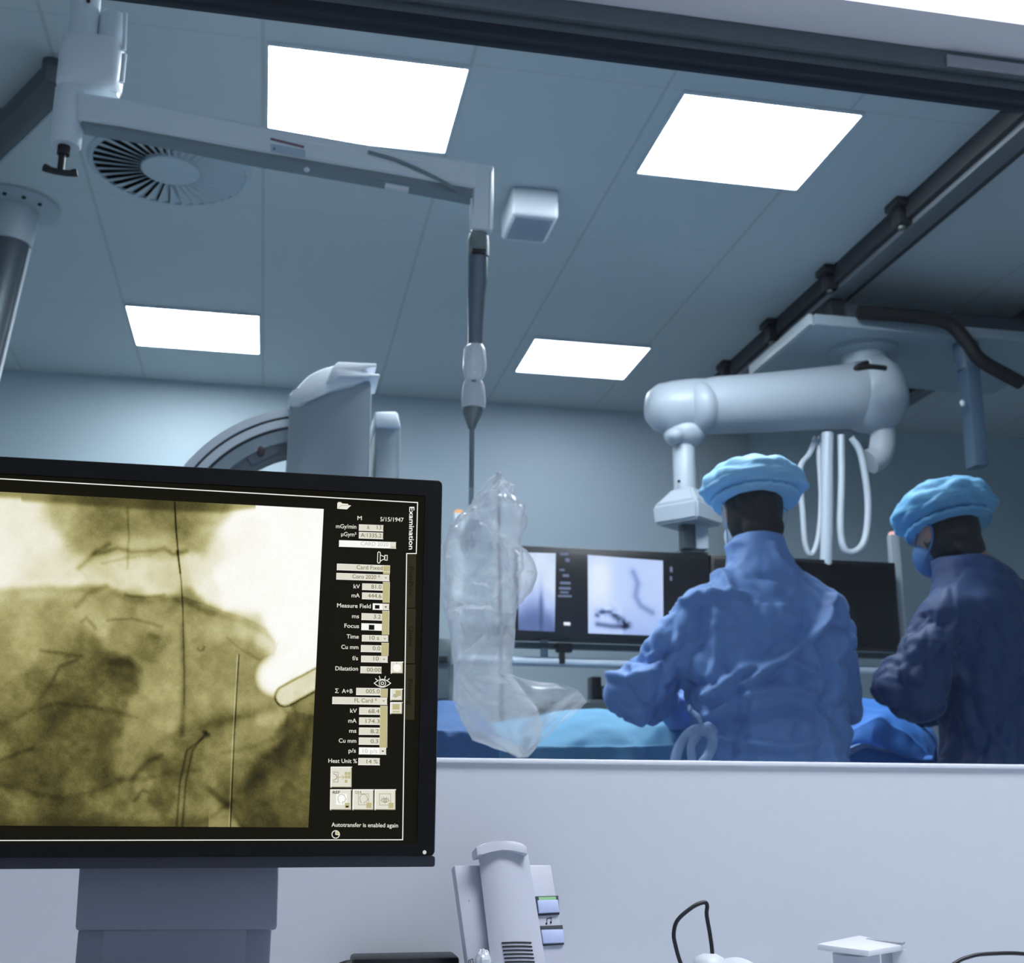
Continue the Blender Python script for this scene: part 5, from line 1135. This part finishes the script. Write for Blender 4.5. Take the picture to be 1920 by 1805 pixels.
for a, b in (((879, 1806), (879, 1800)), ((879, 1800), (886.5, 1797)), ((886.5, 1797), (887.5, 1806)), ((882, 1806), (882.5, 1800.5))): nt_.tube([PP(*a, .0004), PP(*b, .0004)], .00035, 6)
nt_.build('book_symbol', blk, t)
MB().lathe([(.0006, 0), (.0006, .0003)], PP(879.3, 1688.5, .0002), pn, n=10).build('screw_mark', blk, t)
hk_ = MB(); c = PP(906, 1803, .008)
def hf2(q, p): 
    v = noise.voronoi(Vector((p.x*1.7, p.y*1.7, p.z*1.7)))[0]; return q*(1+.35*(min(v[1]-v[0], .6)-.2))
hk_.ell(c, (.009, .008, .013), 20, 14, fn=hf2); hk_.build('cradle_hook', mat('hook_clear', (205, 210, 218), .12), t, ang=15)
# power strip behind the stand
t = thing('power_strip', (.16, 1.47, DZ), 'black power strip lying on the desk behind the monitor stand', 'power strip')
a = PY(662, 1797, 1.46); b = PY(862, 1797, 1.46)
MB().box((a.x, 1.46, DZ), (b.x, 1.51, a.z), .004).build('housing', blk, t)
MB().tube(spline([(a.x+.01, 1.475, a.z-.008), (a.x-.012, 1.475, a.z-.010), (a.x-.05, 1.47, DZ+.006), (a.x-.2, 1.47, DZ+.005)], 6), .005, 10).build('lead', blk, t)
# cable loop, plug, mouse, small holder, right cable
YC_ = 1.40
def Q(px, py, dy=0.): return PY(px, py, YC_+dy)
e_ = Q(1285, 1815); cpts = [Vector((e_.x+.012, YC_, DZ+.003)), Q(1279, 1812), Q(1266, 1770), Q(1263.5, 1747), Q(1271, 1724), Q(1296, 1702), Q(1313, 1693), Q(1323, 1692), Q(1326, 1699), Q(1325, 1715), Q(1331, 1750), Q(1335, 1780), Q(1335.5, 1800)]
MB().tube(spline(cpts, 7), .0024, 12).build('cable_loop', mat('cable_black', (16, 18, 26), .38), label='black cable standing up in a tall loop on the desk', cat='cable')
pz = Q(1330, 1788); MB().lathe([(.020, DZ), (.020, pz.z-.012), (.016, pz.z-.004), (.008, pz.z), (.001, pz.z+.0005)], (pz.x, YC_, 0), n=28).build('round_plug', mat('plug_white', (206, 212, 220), .4), label='round white plug at the foot of the black cable loop', cat='plug')
m0 = Q(1388, 1797, .03); tq = thing('computer_mouse', (m0.x, YC_+.03, DZ), 'white rounded mouse on the desk right of the cable loop', 'mouse')
MB().ell((m0.x, YC_+.04, DZ), (.032, .05, m0.z-DZ), 28, 16, fn=lambda q, p: Vector((q.x, q.y, max(q.z, 0)))).build('shell', mat('plug_white', (206, 212, 220)), tq)
MB().lathe([(.004, -.002), (.004, .002)], (m0.x, YC_-.0, DZ+(m0.z-DZ)*.62), (1, 0, 0), n=16).build('wheel', blk, tq)
hp = [PY(1532, 1769, 1.385), PY(1611, 1753, 1.43), PY(1692, 1771, 1.395), PY(1629, 1782, 1.35)]
t = thing('small_holder', (hp[3].x, 1.39, DZ), 'small white plastic holder with a flat square top, at the lower right', 'holder')
hm_ = mat('holder_white', (216, 219, 228), .35)
MB().prism(hp, (0, 0, -.0065), .0006).build('top_plate', hm_, t)
g0, g1 = PY(1627, 1760, 1.418), PY(1697, 1767, 1.398); MB().prism([g0+Vector((0, 0, .0012)), g1+Vector((0, 0, .0012)), g1+Vector((-.006, -.006, .0004)), g0+Vector((-.006, -.006, .0008))], (0, 0, -.002)).build('slot', mat('slot_grey', (150, 156, 166), .5), t)
cz = (hp[0]+hp[2])/2
MB().lathe([(.0265, DZ), (.0265, hp[3].z-.008)], (cz.x-.006, cz.y+.0, 0), n=36).build('stem', mat('holder_grey', (186, 192, 202), .4), t)
rb0 = PY(1668, 1785, 1.40); MB().box((rb0.x, 1.395, DZ), (PY(1699, 1785, 1.40).x, 1.425, hp[2].z-.004), .004).build('side_tab', mat('holder_grey', (186, 192, 202)), t)
MB().tube(spline([PY(1770, 1822, 1.46), PY(1790, 1806, 1.46), PY(1812, 1795, 1.46), PY(1850, 1788, 1.46), PY(1930, 1790, 1.46), Vector((PY(1990, 1800, 1.46).x, 1.46, DZ+.003))], 6), .0024, 10).build('thin_cable', mat('cable_black', (16, 18, 26)), label='black cable curving up at the bottom right corner', cat='cable')
